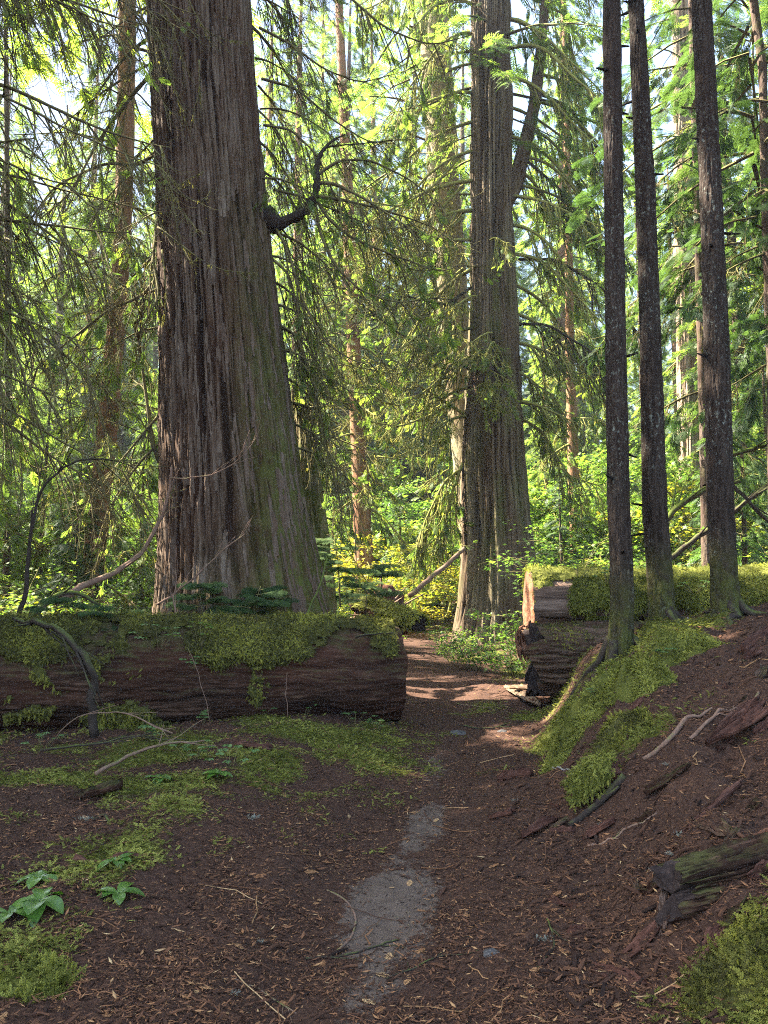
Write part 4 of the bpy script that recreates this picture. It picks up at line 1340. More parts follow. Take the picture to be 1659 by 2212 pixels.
# (kind, px, Y, scale): gaps of sky stay open near px 170, 650-900 and 1250
BG = [(4, 40, 26, 1.1), (1, 140, 30, .55), (1, 320, 33, .55), (3, 60, 40, .7), (3, 210, 48, .75), (1, 420, 44, 1.), (0, 560, 54, .85), (1, 620, 38, .6), (3, 700, 44, .82),
      (1, 800, 50, .95), (0, 880, 58, .8), (3, 930, 42, .8), (1, 740, 62, 1.1), (2, 1010, 48, .9), (0, 1120, 40, .9), (3, 1190, 34, .62), (1, 1260, 42, .6), (3, 1300, 54, .75), (0, 1400, 36, .9), (2, 1480, 46, .95),
      (1, 1560, 29, 1.), (0, 1630, 24, .9), (3, 1650, 36, 1.), (2, 1740, 28, 1.), (0, 1560, 54, 1.), (2, 1340, 64, .9), (0, 130, 62, .9), (2, 480, 66, 1.), (1, 1790, 22, 1.),
      (2, 640, 44, 1.25), (0, 740, 41, 1.35), (2, 830, 46, 1.3), (0, 905, 43, 1.3), (2, 1215, 45, 1.2), (0, 170, 60, 1.3), (2, 90, 64, 1.2), (0, 30, 56, 1.2), (2, 300, 66, 1.2), (0, 660, 58, 1.15), (2, 760, 66, 1.2), (0, 850, 70, 1.25), (2, 930, 60, 1.1), (0, 600, 70, 1.3), (2, 1230, 58, 1.05), (0, 1180, 66, 1.1), (2, 230, 60, 1.1), (0, 330, 56, 1.1), (2, 1080, 64, 1.2), (3, 690, 52, 1.15), (1, 900, 50, 1.1), (0, 780, 46, .9),
      (4, 90, 21, .9), (4, 310, 23, .8), (4, 720, 28, .6), (5, 860, 29, 1.), (4, 950, 33, .7), (5, 1220, 23, 1.), (4, 1300, 28, .7), (5, 1600, 15, 1.), (4, 1680, 18, .9), (4, -30, 17, .9), (5, 160, 16, .8),
      (5, 780, 35, 1.3), (4, 1540, 25, .8),
      (6, 200, 22, 1.), (8, 250, 34, 1.), (7, 850, 25, .8), (2, -20, 50, 1.3), (0, 110, 46, 1.25), (2, 180, 52, 1.3), (0, 250, 48, 1.3), (0, 20, 66, 1.5), (2, 690, 54, 1.45), (0, 1260, 50, 1.35), (2, 560, 50, 1.4), (0, 990, 47, 1.35), (6, 690, 33, 1.1), (6, 940, 35, 1.2), (8, 540, 40, 1.2), (6, 640, 30, 1.), (8, 800, 36, 1.), (7, 840, 30, .9), (6, 960, 30, 1.1), (8, 1160, 29, 1.), (6, 1230, 25, 1.), (6, 1300, 31, 1.2), (8, 1380, 27, .9), (6, 1440, 24, 1.), (7, 1590, 23, 1.1), (8, 1640, 30, 1.),
      (6, 120, 24, .9), (8, 40, 31, 1.), (6, 300, 28, 1.), (6, 420, 34, 1.1), (8, 700, 46, 1.2), (6, 860, 44, 1.3), (8, 1000, 40, 1.2), (8, 1200, 42, 1.3), (7, 1500, 36, 1.3)]
for k, px, Y, s in BG:
    place(k, (px - 829.5) / F_PX * Y, Y, s)
# unseen trees added left and up-sun to shade the clearing, outside the frame
for k, x, y, s in ((2, -15, 19, .9), (0, -11, 10, 1.), (2, -19, 25, 1.), (0, -9, 5, 1.), (0, -21, 12, 1.1), (2, 9, 12, .9), (0, 8, 7, .9), (0, -14, 7, 1.1), (2, -12.5, 11.5, 1.), (0, -10.5, 8, 1.), (0, -16, 10.5, 1.), (2, -8, 7.4, .95), (0, -11.5, 6, 1.)):
    place(k, x, y, s)


def far_forest():
    G = Geo()
    for k in range(110):
        a = RNG.uniform(-0.62, 0.62)
        d = RNG.uniform(68, 120)
        x, y = d * math.sin(a), d * math.cos(a)
        H = RNG.uniform(16, 30)
        conifer_crown(G, (x, y, float(height(x, y, False))), H, 0.5, 55, 4.2, 1.5, 5, SPRAY_FAR, 0.85, 0.4, 300 + k, limb=False)
    G.build("far_forest", [M['hemlock']])


far_forest()
tag(bpy.data.objects["far_forest"], "distant green forest closing off the view", "forest", kind="stuff")


# ------------------------------------------------------------------ shrubs
def shrub_proto(name, H, W, n, size, seed, leaf, tmpl=MAPLE, stems=9):
    t = thing(name, (0, 0, 0), "", "shrub")
    r = np.random.default_rng(seed)
    G, S = Geo(), Geo()
    for k in range(stems):
        a = r.uniform(0, 6.28)
        d = np.array([math.cos(a) * r.uniform(.2, .9), math.sin(a) * r.uniform(.2, .9), 1.0])
        L = H * r.uniform(0.75, 1.25)
        c = curve((r.normal(0, .06), r.normal(0, .06), -.05), d, L, 10, 0.5 * W / H, 0.0, 0.1)
        S.tube(c, np.linspace(0.014, 0.003, 11) * H / 2, 5, 0)
        for q in range(max(4, int(n / stems / 14))):
            j = r.integers(3, 11)
            dd = np.array([r.normal(), r.normal(), r.uniform(-.15, .5)])
            c2 = curve(c[j], dd, r.uniform(.3, .75) * W * 0.6, 6, 0.4, 0.2, 0.12)
            S.tube(c2, np.linspace(0.006, 0.002, 7), 3, 0, cap=False)
            m = 14
            i = r.integers(1, 7, m)
            pos = c2[i] + r.normal(0, 0.07 * W, (m, 3)) * [1, 1, 0.35]
            X = np.stack([r.normal(0, 1, m), r.normal(0, 1, m), -r.uniform(0, .6, m)], -1)
            G.scatter(tmpl, pos, X, np.stack([r.normal(0, .35, m), r.normal(0, .35, m), np.ones(m)], -1), r.uniform(.6, 1.2, m) * size, 0, np.clip(r.normal(0.5, .25, m), 0, 1))
    S.build("stems", [M['twig']], t, True)
    G.build("foliage", [M[leaf]], t)
    return t


SH = {'maple': shrub_proto("vine_maple", 2.2, 2.0, 1500, 0.085, 201, 'maple'),
      'maple2': shrub_proto("vine_maple", 1.5, 1.6, 1000, 0.08, 202, 'maple'),
      'gold': shrub_proto("golden_maple", 1.7, 1.7, 1400, 0.085, 203, 'maple_gold'),
      'low': shrub_proto("huckleberry_bush", 0.75, 0.9, 900, 0.05, 204, 'maple', LEAF, 14)}
su = set()


def shrub(kind, px, Y, s, label, dz=0.0, group=None):
    o = SH[kind] if kind not in su else copy_tree(SH[kind])
    su.add(kind)
    x = (px - 829.5) / F_PX * Y
    o.location = (x, Y, float(height(x, Y, False)) + dz)
    o.rotation_euler = (0, 0, RNG.uniform(0, 6.28))
    o.scale = (s, s, s)
    o["label"] = label
    if group:
        o["group"] = group


gm = "leafy shrubs under the trees"
for a in (('gold', 820, 23, 1.25, "bright yellow shrub glowing in the sun at the end of the trail"),
          ('gold', 880, 27, 1.3, "yellow green shrub behind the brightest shrub at the trail's end"),
          ('maple', 760, 19, .8, "green leafy shrub left of the glowing yellow shrub"),
          ('maple', 30, 13.5, .95, "pale green maple shrub at the left edge above the long log"),
          ('gold', 140, 15, .8, "yellowish maple shrub between the left edge and the leaning mossy trunk"),
          ('maple', 270, 14.5, .65, "yellow leafy shrub between the leaning mossy trunk and the giant cedar"),
          ('maple2', 200, 17.5, 1.0, "small green shrub at the foot of the leaning mossy trunk"),
          ('maple', 1200, 17, 1.0, "lit green shrub just right of the forked cedar's base"),
          ('maple', 1290, 15.5, 1.0, "broad leafy shrub behind the sawn logs, beside the leftmost slim trunk"),
          ('gold', 1380, 18, 1.1, "yellow green shrub seen between the left and middle slim trunks"),
          ('maple2', 1460, 15, 1.2, "leafy shrub between the middle and right slim trunks"),
          ('maple', 1610, 16, .95, "leafy shrub at the right edge behind the slim trunks"),
          ('maple', 1540, 20, 1.1, "green shrub at the foot of the pale sunlit cedar"),
          ('low', 1030, 14.2, 1.1, "low bush with small leaves at the foot of the forked cedar, beside the trail"),
          ('low', 1100, 13.2, 1.1, "low small leaved bush between the trail and the sawn logs"),
          ('low', 975, 15.5, .9, "small bush right of the trail where it bends out of sight"),
          ('low', 1120, 15.5, 1.4, "taller small leaved bush behind the sawn log end"),
          ('low', 760, 15, .9, "low bush left of the trail behind the log's end"),
          ('low', 800, 17, 1.0, "low leafy bush by the mossy mound at the trail's bend"),
          ('low', 720, 12.6, .8, "small bush at the right foot of the giant cedar")):
    shrub(*a, group=gm)
for i in range(14):
    px = RNG.uniform(-60, 1720)
    shrub(['maple', 'maple2', 'gold'][i % 3], px, RNG.uniform(24, 36), RNG.uniform(1, 1.5), {0: "tall vine maple far back under the trees", 1: "tall vine maple far back under the trees", 2: "golden maple far back under the trees"}[i % 3], group="far shrubs under the trees")


# ------------------------------------------------------------------ litter and moss on the floor
def on_ground(x, y, dz=0.0):
    return np.stack([x, y, height(x, y) + dz], -1)


def ground_normal(x, y, e=0.04):
    hx = (height(x + e, y, False) - height(x - e, y, False)) / (2 * e)
    hy = (height(x, y + e, False) - height(x, y - e, False)) / (2 * e)
    return unit(np.stack([-hx, -hy, np.ones_like(hx)], -1))


def frustum_points(n, y0, y1, k=1.4):
    """Random points of the near floor, denser close by (uniform in 1/y^k)."""
    u = RNG.random(n)
    y = (y0 ** (1 - k) + u * (y1 ** (1 - k) - y0 ** (1 - k))) ** (1 / (1 - k))
    x = RNG.uniform(-0.62, 0.62, n) * y + RNG.normal(0, .3, n)
    return x, y


def litter():
    G = Geo()
    x, y = frustum_points(340000, 1.9, 16)
    keep = (bare_mask(x, y) + 0.25 * noise(x * 6, y * 6, 0, 77) < RNG.uniform(0.15, 0.9, len(x))) & (moss_mask(x, y) < RNG.uniform(0.35, 2.2, len(x)))
    keep &= RNG.random(len(x)) < .55 + .75 * fbm(x * 3.5, y * 3.5, 0, 88, 4)
    x, y = x[keep], y[keep]
    n = len(x)
    a = RNG.uniform(0, 6.28, n)
    N = ground_normal(x, y) + RNG.normal(0, .22, (n, 3))
    X = np.stack([np.cos(a), np.sin(a), RNG.normal(0, .22, n)], -1)
    size = np.clip(np.exp(RNG.normal(-4.25, .42, n)), .006, .04) * (1 + 0.05 * y)
    t = np.clip(RNG.beta(1.5, 2.0, n), 0, 0.97)
    k = RNG.random(n) < 0.16
    G.scatter(KITE, on_ground(x, y, 0.004)[~k] + RNG.uniform(0, .006, ((~k).sum(), 1)) * [0, 0, 1], X[~k], N[~k], size[~k] * 1.25, 0, t[~k])
    G.scatter(CHIP, on_ground(x, y, 0.003)[k], X[k], N[k], size[k] * RNG.uniform(.7, 1.8, k.sum()), 0, t[k] * 0.75)
    # cedar sprigs, tan and yellow
    x, y = frustum_points(450, 2.0, 11)
    a = RNG.uniform(0, 6.28, 450)
    G.scatter(SPRAY, on_ground(x, y, 0.008), np.stack([np.cos(a), np.sin(a), 0 * a], -1), ground_normal(x, y), RNG.uniform(.03, .075, 450), 0, RNG.uniform(0.75, .95, 450))
    # big bark chips over the bank
    x, y = frustum_points(3200, 2.2, 9)
    k = (x > toe(y) * 0.55 + 0.2) | (RNG.random(3200) < 0.06)
    x, y = x[k], y[k]
    n = len(x)
    a = RNG.normal(0.7, .7, n)
    G.scatter(CHIP, on_ground(x, y, 0.004), np.stack([np.cos(a), np.sin(a), RNG.normal(.2, .15, n)], -1), ground_normal(x, y) + RNG.normal(0, .25, (n, 3)), RNG.uniform(.04, .13, n) * RNG.uniform(.5, 1, n), 0, RNG.uniform(.0, .5, n))
    # cones and crumbs on the bare dirt
    x, y = frustum_points(6000, 2.2, 9)
    k = np.abs(x - trail_x(y)) < 0.6
    x, y = x[k], y[k]
    n = len(x)
    G.scatter(CHIP, on_ground(x, y, 0.002), RNG.normal(0, 1, (n, 3)) * [1, 1, .2], RNG.normal(0, .5, (n, 3)) + [0, 0, 1], RNG.uniform(.006, .024, n), 0, RNG.uniform(0, .3, n))
    # fine twigs
    for i in range(420):
        xx, yy = frustum_points(1, 2.1, 13)
        xx, yy = float(xx[0]), float(yy[0])
        a, L = RNG.uniform(0, 6.28), RNG.uniform(.08, .35)
        s = np.linspace(-.5, .5, 5) * L
        bx = xx + np.cos(a) * s + RNG.normal(0, .012, 5)
        by = yy + np.sin(a) * s + RNG.normal(0, .012, 5)
        G.tube(on_ground(bx, by, 0.008), RNG.uniform(.0015, .004), 3, 0, RNG.uniform(.1, .95), cap=False)
    tag(G.build("forest_litter", [M['litter']]), "brown needles, bark chips and twigs strewn over the forest floor", "litter", kind="stuff")


litter()


def floor_moss():
    G = Geo()
    x, y = frustum_points(420000, 2.0, 15, 1.1)
    m = moss_mask(x, y)
    keep = RNG.random(len(x)) < np.clip((m - 0.1) * 0.95, 0, 1) ** 1.3
    x, y, m = x[keep], y[keep], m[keep]
    n = len(x)
    a = RNG.uniform(0, 6.28, n)
    N = ground_normal(x, y)
    X = np.stack([np.cos(a), np.sin(a), RNG.uniform(-.1, .8, n)], -1)
    dz = RNG.uniform(0, .05, n) * m * (0.5 + 0.8 * np.maximum(0, noise(x * 5, y * 5, 0, 44)))
    G.scatter(FROND, on_ground(x, y, 0.006) + dz[:, None] * [0, 0, 1], X, N + RNG.normal(0, .3, (n, 3)), RNG.uniform(.018, .042, n) * (1 + .05 * y), 0, np.clip(RNG.normal(.48, .22, n) + .4 * noise(x * 6, y * 6, 0, 45), 0, 1))
    tag(G.build("moss", [M['moss']]), "yellow green feather moss spread in patches over the floor and bank", "moss", kind="stuff")


floor_moss()

# ------------------------------------------------------------------ sticks, stumps and other loose wood
def stick(name, label, poly, r0, r1, mat, cat="branch", fork=0, sides=7, flen=(0.2, 0.5), rough=0.15, moss=0, bend=0.3, kink=0.012):
    """A loose branch lying or leaning along given points; forks are pieces of the same branch."""
    C = smooth_line([at(*q) for q in poly])
    o = C[0].copy()
    n = len(C)
    C = C + kink * np.stack([noise(np.arange(n) * .55, k, 0, 7 + n) + .5 * noise(np.arange(n) * 1.4, k, 0, 9) for k in range(3)], -1)
    G = Geo()
    G.tube(C, np.linspace(r0, r1, n), sides, 0, rough=rough)
    for k in range(fork):
        j = int(RNG.integers(n // 5, n - 1))
        d = rot_h(unit(C[min(j + 1, n - 1)] - C[j - 1]), RNG.choice([-1, 1]) * RNG.uniform(.3, .9)) + [0, 0, RNG.uniform(min(-.2, bend), max(-.2, bend))]
        c2 = curve(C[j], d, RNG.uniform(*flen), 7, -.1, .3, .12)
        G.tube(c2, np.linspace(max(.003, (r0 + (r1 - r0) * j / n) * .5), .0025, 8), 4, 0, cap=False)
    if moss:
        moss_strands(G, C, moss, .03, .08, 1)
        t = build_limb(G, [M[mat], M['moss_dark']], None, o)
        t.name = name
        for ch in t.children:
            ch.name = "moss_fronds"
    else:
        t = G.build(name, [M[mat]], None, True, origin=o)
    t.location = o
    return tag(t, label, cat)


stick("fallen_branch", "curved reddish bare branch arching from the log's left end up to the giant cedar", [(120, 1305, 9.6), (185, 1262, 9.8), (240, 1243, 9.9), (300, 1203, 10.0), (345, 1130, 10.1), (366, 1060, 10.1), (372, 1010, 10.1)], .045, .016, 'dead_wood', fork=5)
stick("dry_twig_fan", "thin reddish dry twigs curving across the giant cedar's bark", [(368, 1032, 10.0), (420, 1033, 9.9), (480, 1018, 9.85), (525, 985, 9.85), (552, 945, 9.9)], .011, .004, 'dead_wood', fork=8, flen=(.3, .7), bend=.6)
stick("fallen_branch", "short mossy root branch beside the reddish curved branch", [(60, 1345, 9.3), (110, 1290, 9.4), (160, 1275, 9.5), (215, 1308, 9.6)], .04, .02, 'mossy_limb', fork=3, moss=2)
stick("dead_sapling", "thin dead sapling bending over at the left above the log", [(40, 1330, 9.2), (58, 1265, 9.2), (66, 1160, 9.2), (75, 1085, 9.2), (100, 1040, 9.2), (145, 1002, 9.25), (210, 985, 9.3), (290, 1010, 9.4)], .028, .005, 'black_limb', "sapling", fork=12, flen=(.4, 1.0), bend=.5)
stick("mossy_root", "thick mossy root arching over the left log down to the ground", [(30, 1340, 8.0), (95, 1345, 7.6), (150, 1382, 7.35), (186, 1430, 7.3), (202, 1500, 7.3), (206, 1600, 7.3)], .02, .036, 'black_limb', "root", fork=11, sides=12, flen=(.3, .8), moss=5, bend=-.6, rough=.35, kink=.04)
stick("fallen_branch", "bleached arching stick in front of the left log", [(118, 1600, 6.9), (140, 1562, 6.9), (185, 1538, 6.9), (240, 1536, 6.9), (300, 1552, 6.8), (372, 1586, 6.7)], .004, .007, 'dead_wood', fork=6, flen=(.1, .35), kink=.012)
stick("fallen_branch", "long dark stick on the moss pointing towards the log's end", [(210, 1668, 5.9), (290, 1628, 6.2), (360, 1607, 6.4), (440, 1600, 6.5)], .016, .007, 'dead_wood', fork=4)
stick("fallen_branch", "dark sticks tangled on the ground at the left log's foot", [(90, 1620, 6.7), (190, 1608, 6.7), (300, 1592, 6.8), (400, 1600, 6.8)], .012, .006, 'black_limb', fork=7)
stick("dry_snag_branch", "forked tan dry branch standing on the log before the giant cedar", [(340, 1305, 9.5), (395, 1268, 9.5), (432, 1235, 9.5), (475, 1192, 9.5), (528, 1152, 9.5)], .014, .006, 'dead_wood', fork=6, flen=(.2, .45), bend=.7)
stick("dry_snag_branch", "thin grey dry branch rising from the log left of the hemlock seedling", [(382, 1345, 8.9), (372, 1290, 8.9), (384, 1262, 8.9), (378, 1232, 8.9)], .012, .004, 'dead_wood', fork=4)
stick("leaning_stick", "mossy stick leaning on the giant cedar's right foot", [(652, 1352, 10), (680, 1290, 10.2), (700, 1240, 10.3), (706, 1205, 10.4)], .018, .012, 'mossy_limb', moss=3)
stick("fallen_branch", "dark twig lying along the moss at the log's right end", [(768, 1374, 8.75), (800, 1370, 8.75), (850, 1368, 8.75)], .012, .008, 'black_limb')
stick("thin_stem", "thin bare stem rising in front of the log with pale leaves", [(455, 1560, 7.9), (440, 1500, 7.9), (425, 1440, 7.9), (405, 1400, 7.9)], .004, .003, 'dead_wood', "stem")
stick("thin_stem", "thin upright brown stem in front of the dark log middle", [(622, 1545, 8.0), (617, 1500, 8.0), (620, 1455, 8.0)], .004, .003, 'dead_wood', "stem")
stick("fallen_pole", "bare pole leaning from the ground to the forked cedar", [(884, 1288, 19.0), (940, 1240, 19.4), (1003, 1186, 19.9)], .065, .05, 'dead_wood', "log", rough=.05, sides=10)
stick("mossy_limb", "mossy fallen limb angled behind the middle slim trunk", [(1425, 1135, 13), (1470, 1090, 13), (1530, 1055, 13), (1600, 1040, 13)], .06, .03, 'mossy_limb', fork=6, flen=(.4, 1.0), moss=3)
stick("mossy_limb", "dark fallen limb slanting up behind the rightmost slim trunk", [(1440, 1215, 12.6), (1500, 1165, 12.6), (1560, 1125, 12.6), (1670, 1040, 12.6)], .045, .035, 'black_limb', fork=6, flen=(.4, 1.1), moss=2)
stick("mossy_limb", "thin mossy limb arching at the right edge over the shrubs", [(1570, 985, 11.6), (1610, 975, 11.6), (1680, 955, 11.6)], .035, .025, 'mossy_limb', fork=5, flen=(.4, .9), moss=4)
stick("mossy_limb", "bent dark limb right of the rightmost slim trunk", [(1575, 1040, 11.2), (1610, 1075, 11.2), (1640, 1110, 11.2), (1700, 1160, 11.2)], .03, .02, 'black_limb', fork=4, flen=(.3, .8), moss=2)
stick("weathered_branch", "bleached forked branch end poking up between the slim trunks", [(1450, 1385, 8.6), (1478, 1378, 8.6), (1500, 1362, 8.6), (1508, 1345, 8.6), (1500, 1336, 8.6)], .035, .018, 'grey_wood', fork=0, sides=9)
stick("weathered_branch", "short bleached spike beside the bent bleached branch", [(1488, 1382, 8.65), (1490, 1355, 8.65), (1486, 1335, 8.65)], .022, .012, 'grey_wood', fork=2, flen=(.06, .12))


def on(px, py, dz=0.0):
    """Point of the ground seen at pixel (px, py)."""
    for Y in np.arange(2.0, 30, 0.02):
        p = at(px, py, Y)
        if p[2] <= height(p[0], p[1], False):
            break
    p[2] = float(height(p[0], p[1])) + dz
    return p


def ground_stick(label, poly, r0, r1, mat, cat="stick", fork=2, name="fallen_stick", lift=0.6):
    C = smooth_line([on(*q) for q in poly], 14)
    C[:, 2] = height(C[:, 0], C[:, 1]) + np.linspace(r0, r1, 15) * lift
    G = Geo()
    G.tube(C, np.linspace(r0, r1, 15), 7, 0, rough=.15)
    for k in range(fork):
        j = int(RNG.integers(3, 13))
        a = RNG.choice([-1, 1]) * RNG.uniform(.4, 1)
        c2 = C[j] + np.linspace(0, RNG.uniform(.05, .2), 5)[:, None] * rot_h(unit(C[j + 1] - C[j]), a)
        c2[:, 2] = height(c2[:, 0], c2[:, 1]) + r1
        G.tube(c2, np.linspace(r1 * .8, r1 * .4, 5), 4, 0, cap=False)
    t = G.build(name, [M[mat]], None, True, origin=C[0])
    t.location = C[0]
    return tag(t, label, cat)


ground_stick("thin curved twig beside the grey bare patch of the trail", [(705, 1925), (745, 1945), (772, 1985), (760, 2030), (720, 2060)], .004, .006, 'dead_wood', fork=0)
ground_stick("long dark stick slanting up the bank beside the mossy wood block", [(1230, 1790), (1285, 1745), (1350, 1682)], .02, .026, 'black_limb')
ground_stick("purplish brown stick high on the right bank", [(1390, 1645), (1445, 1600), (1500, 1555)], .014, .02, 'dead_wood', fork=1)
ground_stick("thin stick crossing the trail below the bare patch", [(660, 2075), (760, 2060), (860, 2030)], .006, .004, 'black_limb')
ground_stick("forked stick lying across the path where it narrows between the logs", [(985, 1520), (1050, 1530), (1110, 1520)], .012, .007, 'dead_wood', fork=4)
ground_stick("pair of dark twigs across the trail before the split boards", [(1000, 1570), (1060, 1575), (1130, 1560)], .012, .006, 'black_limb', fork=4)
ground_stick("short pale twig at the trail's right edge below the mossy bank", [(1180, 1655), (1210, 1660), (1250, 1662)], .008, .005, 'grey_wood', fork=1)
ground_stick("straight dark twig in the lower middle of the trail", [(835, 2120), (900, 2095), (955, 2060)], .005, .004, 'black_limb')
ground_stick("bent twig on the litter left of the trail's lower end", [(500, 2110), (560, 2135), (640, 2190)], .004, .003, 'dead_wood')
ground_stick("weathered purple grey lath lying behind the glossy leaved plant", [(160, 1866), (240, 1862), (335, 1858)], .018, .016, 'rot', fork=0)
ground_stick("small dark curved stick on the sunny moss at the left", [(200, 1775), (225, 1765), (238, 1785)], .012, .008, 'black_limb', fork=0)
ground_stick("slender dark twig low on the right bank near the stone", [(1180, 1985), (1200, 2040), (1160, 2090)], .005, .004, 'black_limb')
ground_stick("long thin twig down the slope above the rotten log end", [(1270, 1830), (1340, 1800), (1420, 1760)], .007, .005, 'dead_wood')
ground_stick("reddish stick near the top of the right bank beside the bark slab", [(1490, 1600), (1560, 1540), (1640, 1500)], .012, .009, 'dead_wood')


def slab(name, label, a, b, w, h, mat, cat="bark", seed=1, curl=0.25, ends=0.3):
    """A split piece of wood or bark: a bent, splintered plank from a to b (world points)."""
    a, b = np.asarray(a, float), np.asarray(b, float)
    L = np.linalg.norm(b - a)
    nu, nv = max(24, int(L / .008)), 25
    u, v = np.meshgrid(np.linspace(0, 1, nu), np.linspace(-1, 1, nv), indexing='ij')
    x = u * L + ends * w * noise(v * 4, 0, 0, seed) * np.where(u < .5, 1 - 2 * u, 2 * u - 1)
    wy = w / 2 * (0.75 + 0.35 * noise(u * 3, 0, 0, seed + 1) - .25 * (2 * u - 1) ** 4)
    y = v * wy
    top = h * (0.6 + .4 * noise(u * 2.2, v * 1.5, 0, seed + 2)) * (1 - .55 * v ** 2) + curl * w * v ** 2 - .55 * h * (1 - np.abs(noise(u * 2.5, v * 6, 0, seed + 3))) ** 4 + .22 * h * noise(u * 5, v * 16, 0, seed + 4) + .3 * h * np.round(2 * noise(u * 4, v * 2.5, 0, seed + 6)) / 2
    bot = curl * w * v ** 2 - .15 * h
    V = np.concatenate([np.stack([x, y, top], -1).reshape(-1, 3), np.stack([x, y * .97, bot], -1).reshape(-1, 3)])
    n = nu * nv
    i = np.arange(nu - 1)[:, None] * nv + np.arange(nv - 1)[None]
    Ft = np.stack([i, i + nv, i + nv + 1, i + 1], -1).reshape(-1, 4)
    rim = []
    for k in range(nu - 1):
        rim += [(k * nv, k * nv + n, (k + 1) * nv + n, (k + 1) * nv), (k * nv + nv - 1, (k + 1) * nv + nv - 1, (k + 1) * nv + nv - 1 + n, k * nv + nv - 1 + n)]
    for k in range(nv - 1):
        rim += [(k, k + 1, k + 1 + n, k + n), ((nu - 1) * nv + k, (nu - 1) * nv + k + n, (nu - 1) * nv + k + 1 + n, (nu - 1) * nv + k + 1)]
    F = np.vstack([Ft, Ft[:, ::-1] + n, np.array(rim)])
    from mathutils import Matrix
    ax = (b - a) / L
    nrm = ground_normal(np.array([a[0]]), np.array([a[1]]))[0] if a[1] < 14 else np.array([0, 0, 1.])
    yy = unit(np.cross(nrm, ax))
    zz = np.cross(ax, yy)
    me = mesh_data(name, V, F, np.zeros((0, 3), int), M[mat], True, {})
    o = link(name, me)
    o.location = [float(q) for q in a]
    o.rotation_euler = Matrix([[float(ax[q]), float(yy[q]), float(zz[q])] for q in range(3)]).to_euler()
    return tag(o, label, cat)


slab("bark_piece", "long curved slab of red brown bark near the top of the right bank", on(1535, 1610, .02), on(1650, 1545, .05), .13, .06, 'rot', seed=3)
slab("bark_piece", "red bark slab on the crest of the bank at the right edge", on(1610, 1425, .0), on(1700, 1365, .05), .16, .07, 'rot', seed=4)
slab("bark_piece", "dark flat bark piece on the sunny moss at the left", on(170, 1725, .02), on(250, 1712, .03), .16, .06, 'old_log', seed=5)
slab("bark_piece", "broken red bark piece in the moss before the log's end", on(510, 1615, .01), on(580, 1620, .01), .10, .05, 'rot', seed=6)
slab("bark_piece", "flat dark bark chunk at the bank's foot below the long dark stick", on(1130, 1815, .01), on(1200, 1775, .01), .09, .04, 'rot', seed=7)
slab("bark_piece", "reddish wood chunk lying on the duff right of the trail", on(1085, 1690, .01), on(1145, 1680, .01), .12, .07, 'rot', seed=8)
slab("bark_piece", "small square brown chunk beside the trail, left of the mossy block", on(1060, 1770, .01), on(1110, 1760, .01), .06, .035, 'rot', seed=9)
slab("bark_piece", "orange red splintered slab above the rotten log", on(1590, 1845, .03), on(1690, 1825, .05), .07, .04, 'cut_end', seed=10)
slab("bark_piece", "weathered bark strip on the bank above the mossy block", on(1400, 1720, .01), on(1490, 1660, .02), .07, .035, 'old_log', seed=11)
slab("bark_piece", "long brown bark strip halfway up the right bank", on(1480, 1800, .01), on(1600, 1700, .02), .06, .03, 'rot', seed=12)
slab("wood_splinter", "short purple grey splinter standing by the mossy lower right corner", on(1432, 2015, -.01), on(1440, 1965, .06), .055, .03, 'grey_log', "splinter", seed=13)
slab("splintered_board", "pale split board, longest of the pile by the right logs", on(1090, 1490, .03), on(1165, 1535, .05), .14, .04, 'pale_split', "board", seed=14)
slab("splintered_board", "tan split board lying on top of the pale boards by the right logs", on(1105, 1500, .07), on(1190, 1510, .10), .11, .04, 'pale_split', "board", seed=15)
slab("splintered_board", "short reddish split board at the right end of the board pile", on(1135, 1520, .02), on(1185, 1528, .05), .12, .05, 'cut_end', "board", seed=16)
for k in range(55):
    y = RNG.uniform(2.9, 8.0)
    x = float(toe(y)) * .75 + .1 + RNG.uniform(0, 1) ** .8 * max(.5, .5 * y - float(toe(y)) * .75)
    a, L = RNG.normal(.6, .8), RNG.uniform(.07, .24)
    p0 = np.array([x, y, float(height(x, y)) - .008])
    q = p0[:2] + L * np.array([math.cos(a), math.sin(a)])
    o = slab("bark_piece", "broken red brown wood piece half buried in the duff of the right bank", p0, np.array([q[0], q[1], float(height(q[0], q[1])) + RNG.uniform(-.02, .02)]), L * RNG.uniform(.25, .5), RNG.uniform(.02, .05),
             ['rot', 'old_log', 'rot', 'rot_log'][k % 4], seed=100 + k)
    o["group"] = "wood pieces scattered on the right bank"
A, B = at(1120, 1368, 10.6), at(1131, 1420, 10.5)
slab("wood_wedge", "broken wedge of wood with a lit edge leaning on the rotten log's end", A, B, .16, .14, 'cut_end', "wood chunk", seed=17, curl=0)
slab("wood_block", "reddish sawn block wedged under the lit log end", at(1136, 1350, 10.9), at(1150, 1405, 10.8), .26, .2, 'cut_end', "wood chunk", seed=18, curl=0)


def rotten_bank_log():
    A = on(1450, 1975, .09)
    B = A + np.array([1.1, .22, .16])
    r = lying("rotten_log", "crumbling red brown rotten log poking out of the bank at the lower right", "log", A, B, .105, .15, M['old_log'], M['dark_end'], 83, nth=150, step=.01, furrow=.035, ends=(0,), rag=(.14, 0), kx=1.2, fs=6)
    A, B = on(1250, 1735, .02), on(1330, 1672, .05)
    r = lying("mossy_block", "mossy rotten wood block at the foot of the right bank", "wood chunk", A, B, .11, .10, M['rot'], M['rot'], 85, nth=70, step=.015, furrow=.03, ends=(0, 1), rag=(.04, .04), kx=1.5, fs=4)
    moss_on(r[1], r[2], r[0], r[3], r[4], 86, .45, 1600, .045, M['moss'], arc=1.5, thick=.05)


rotten_bank_log()


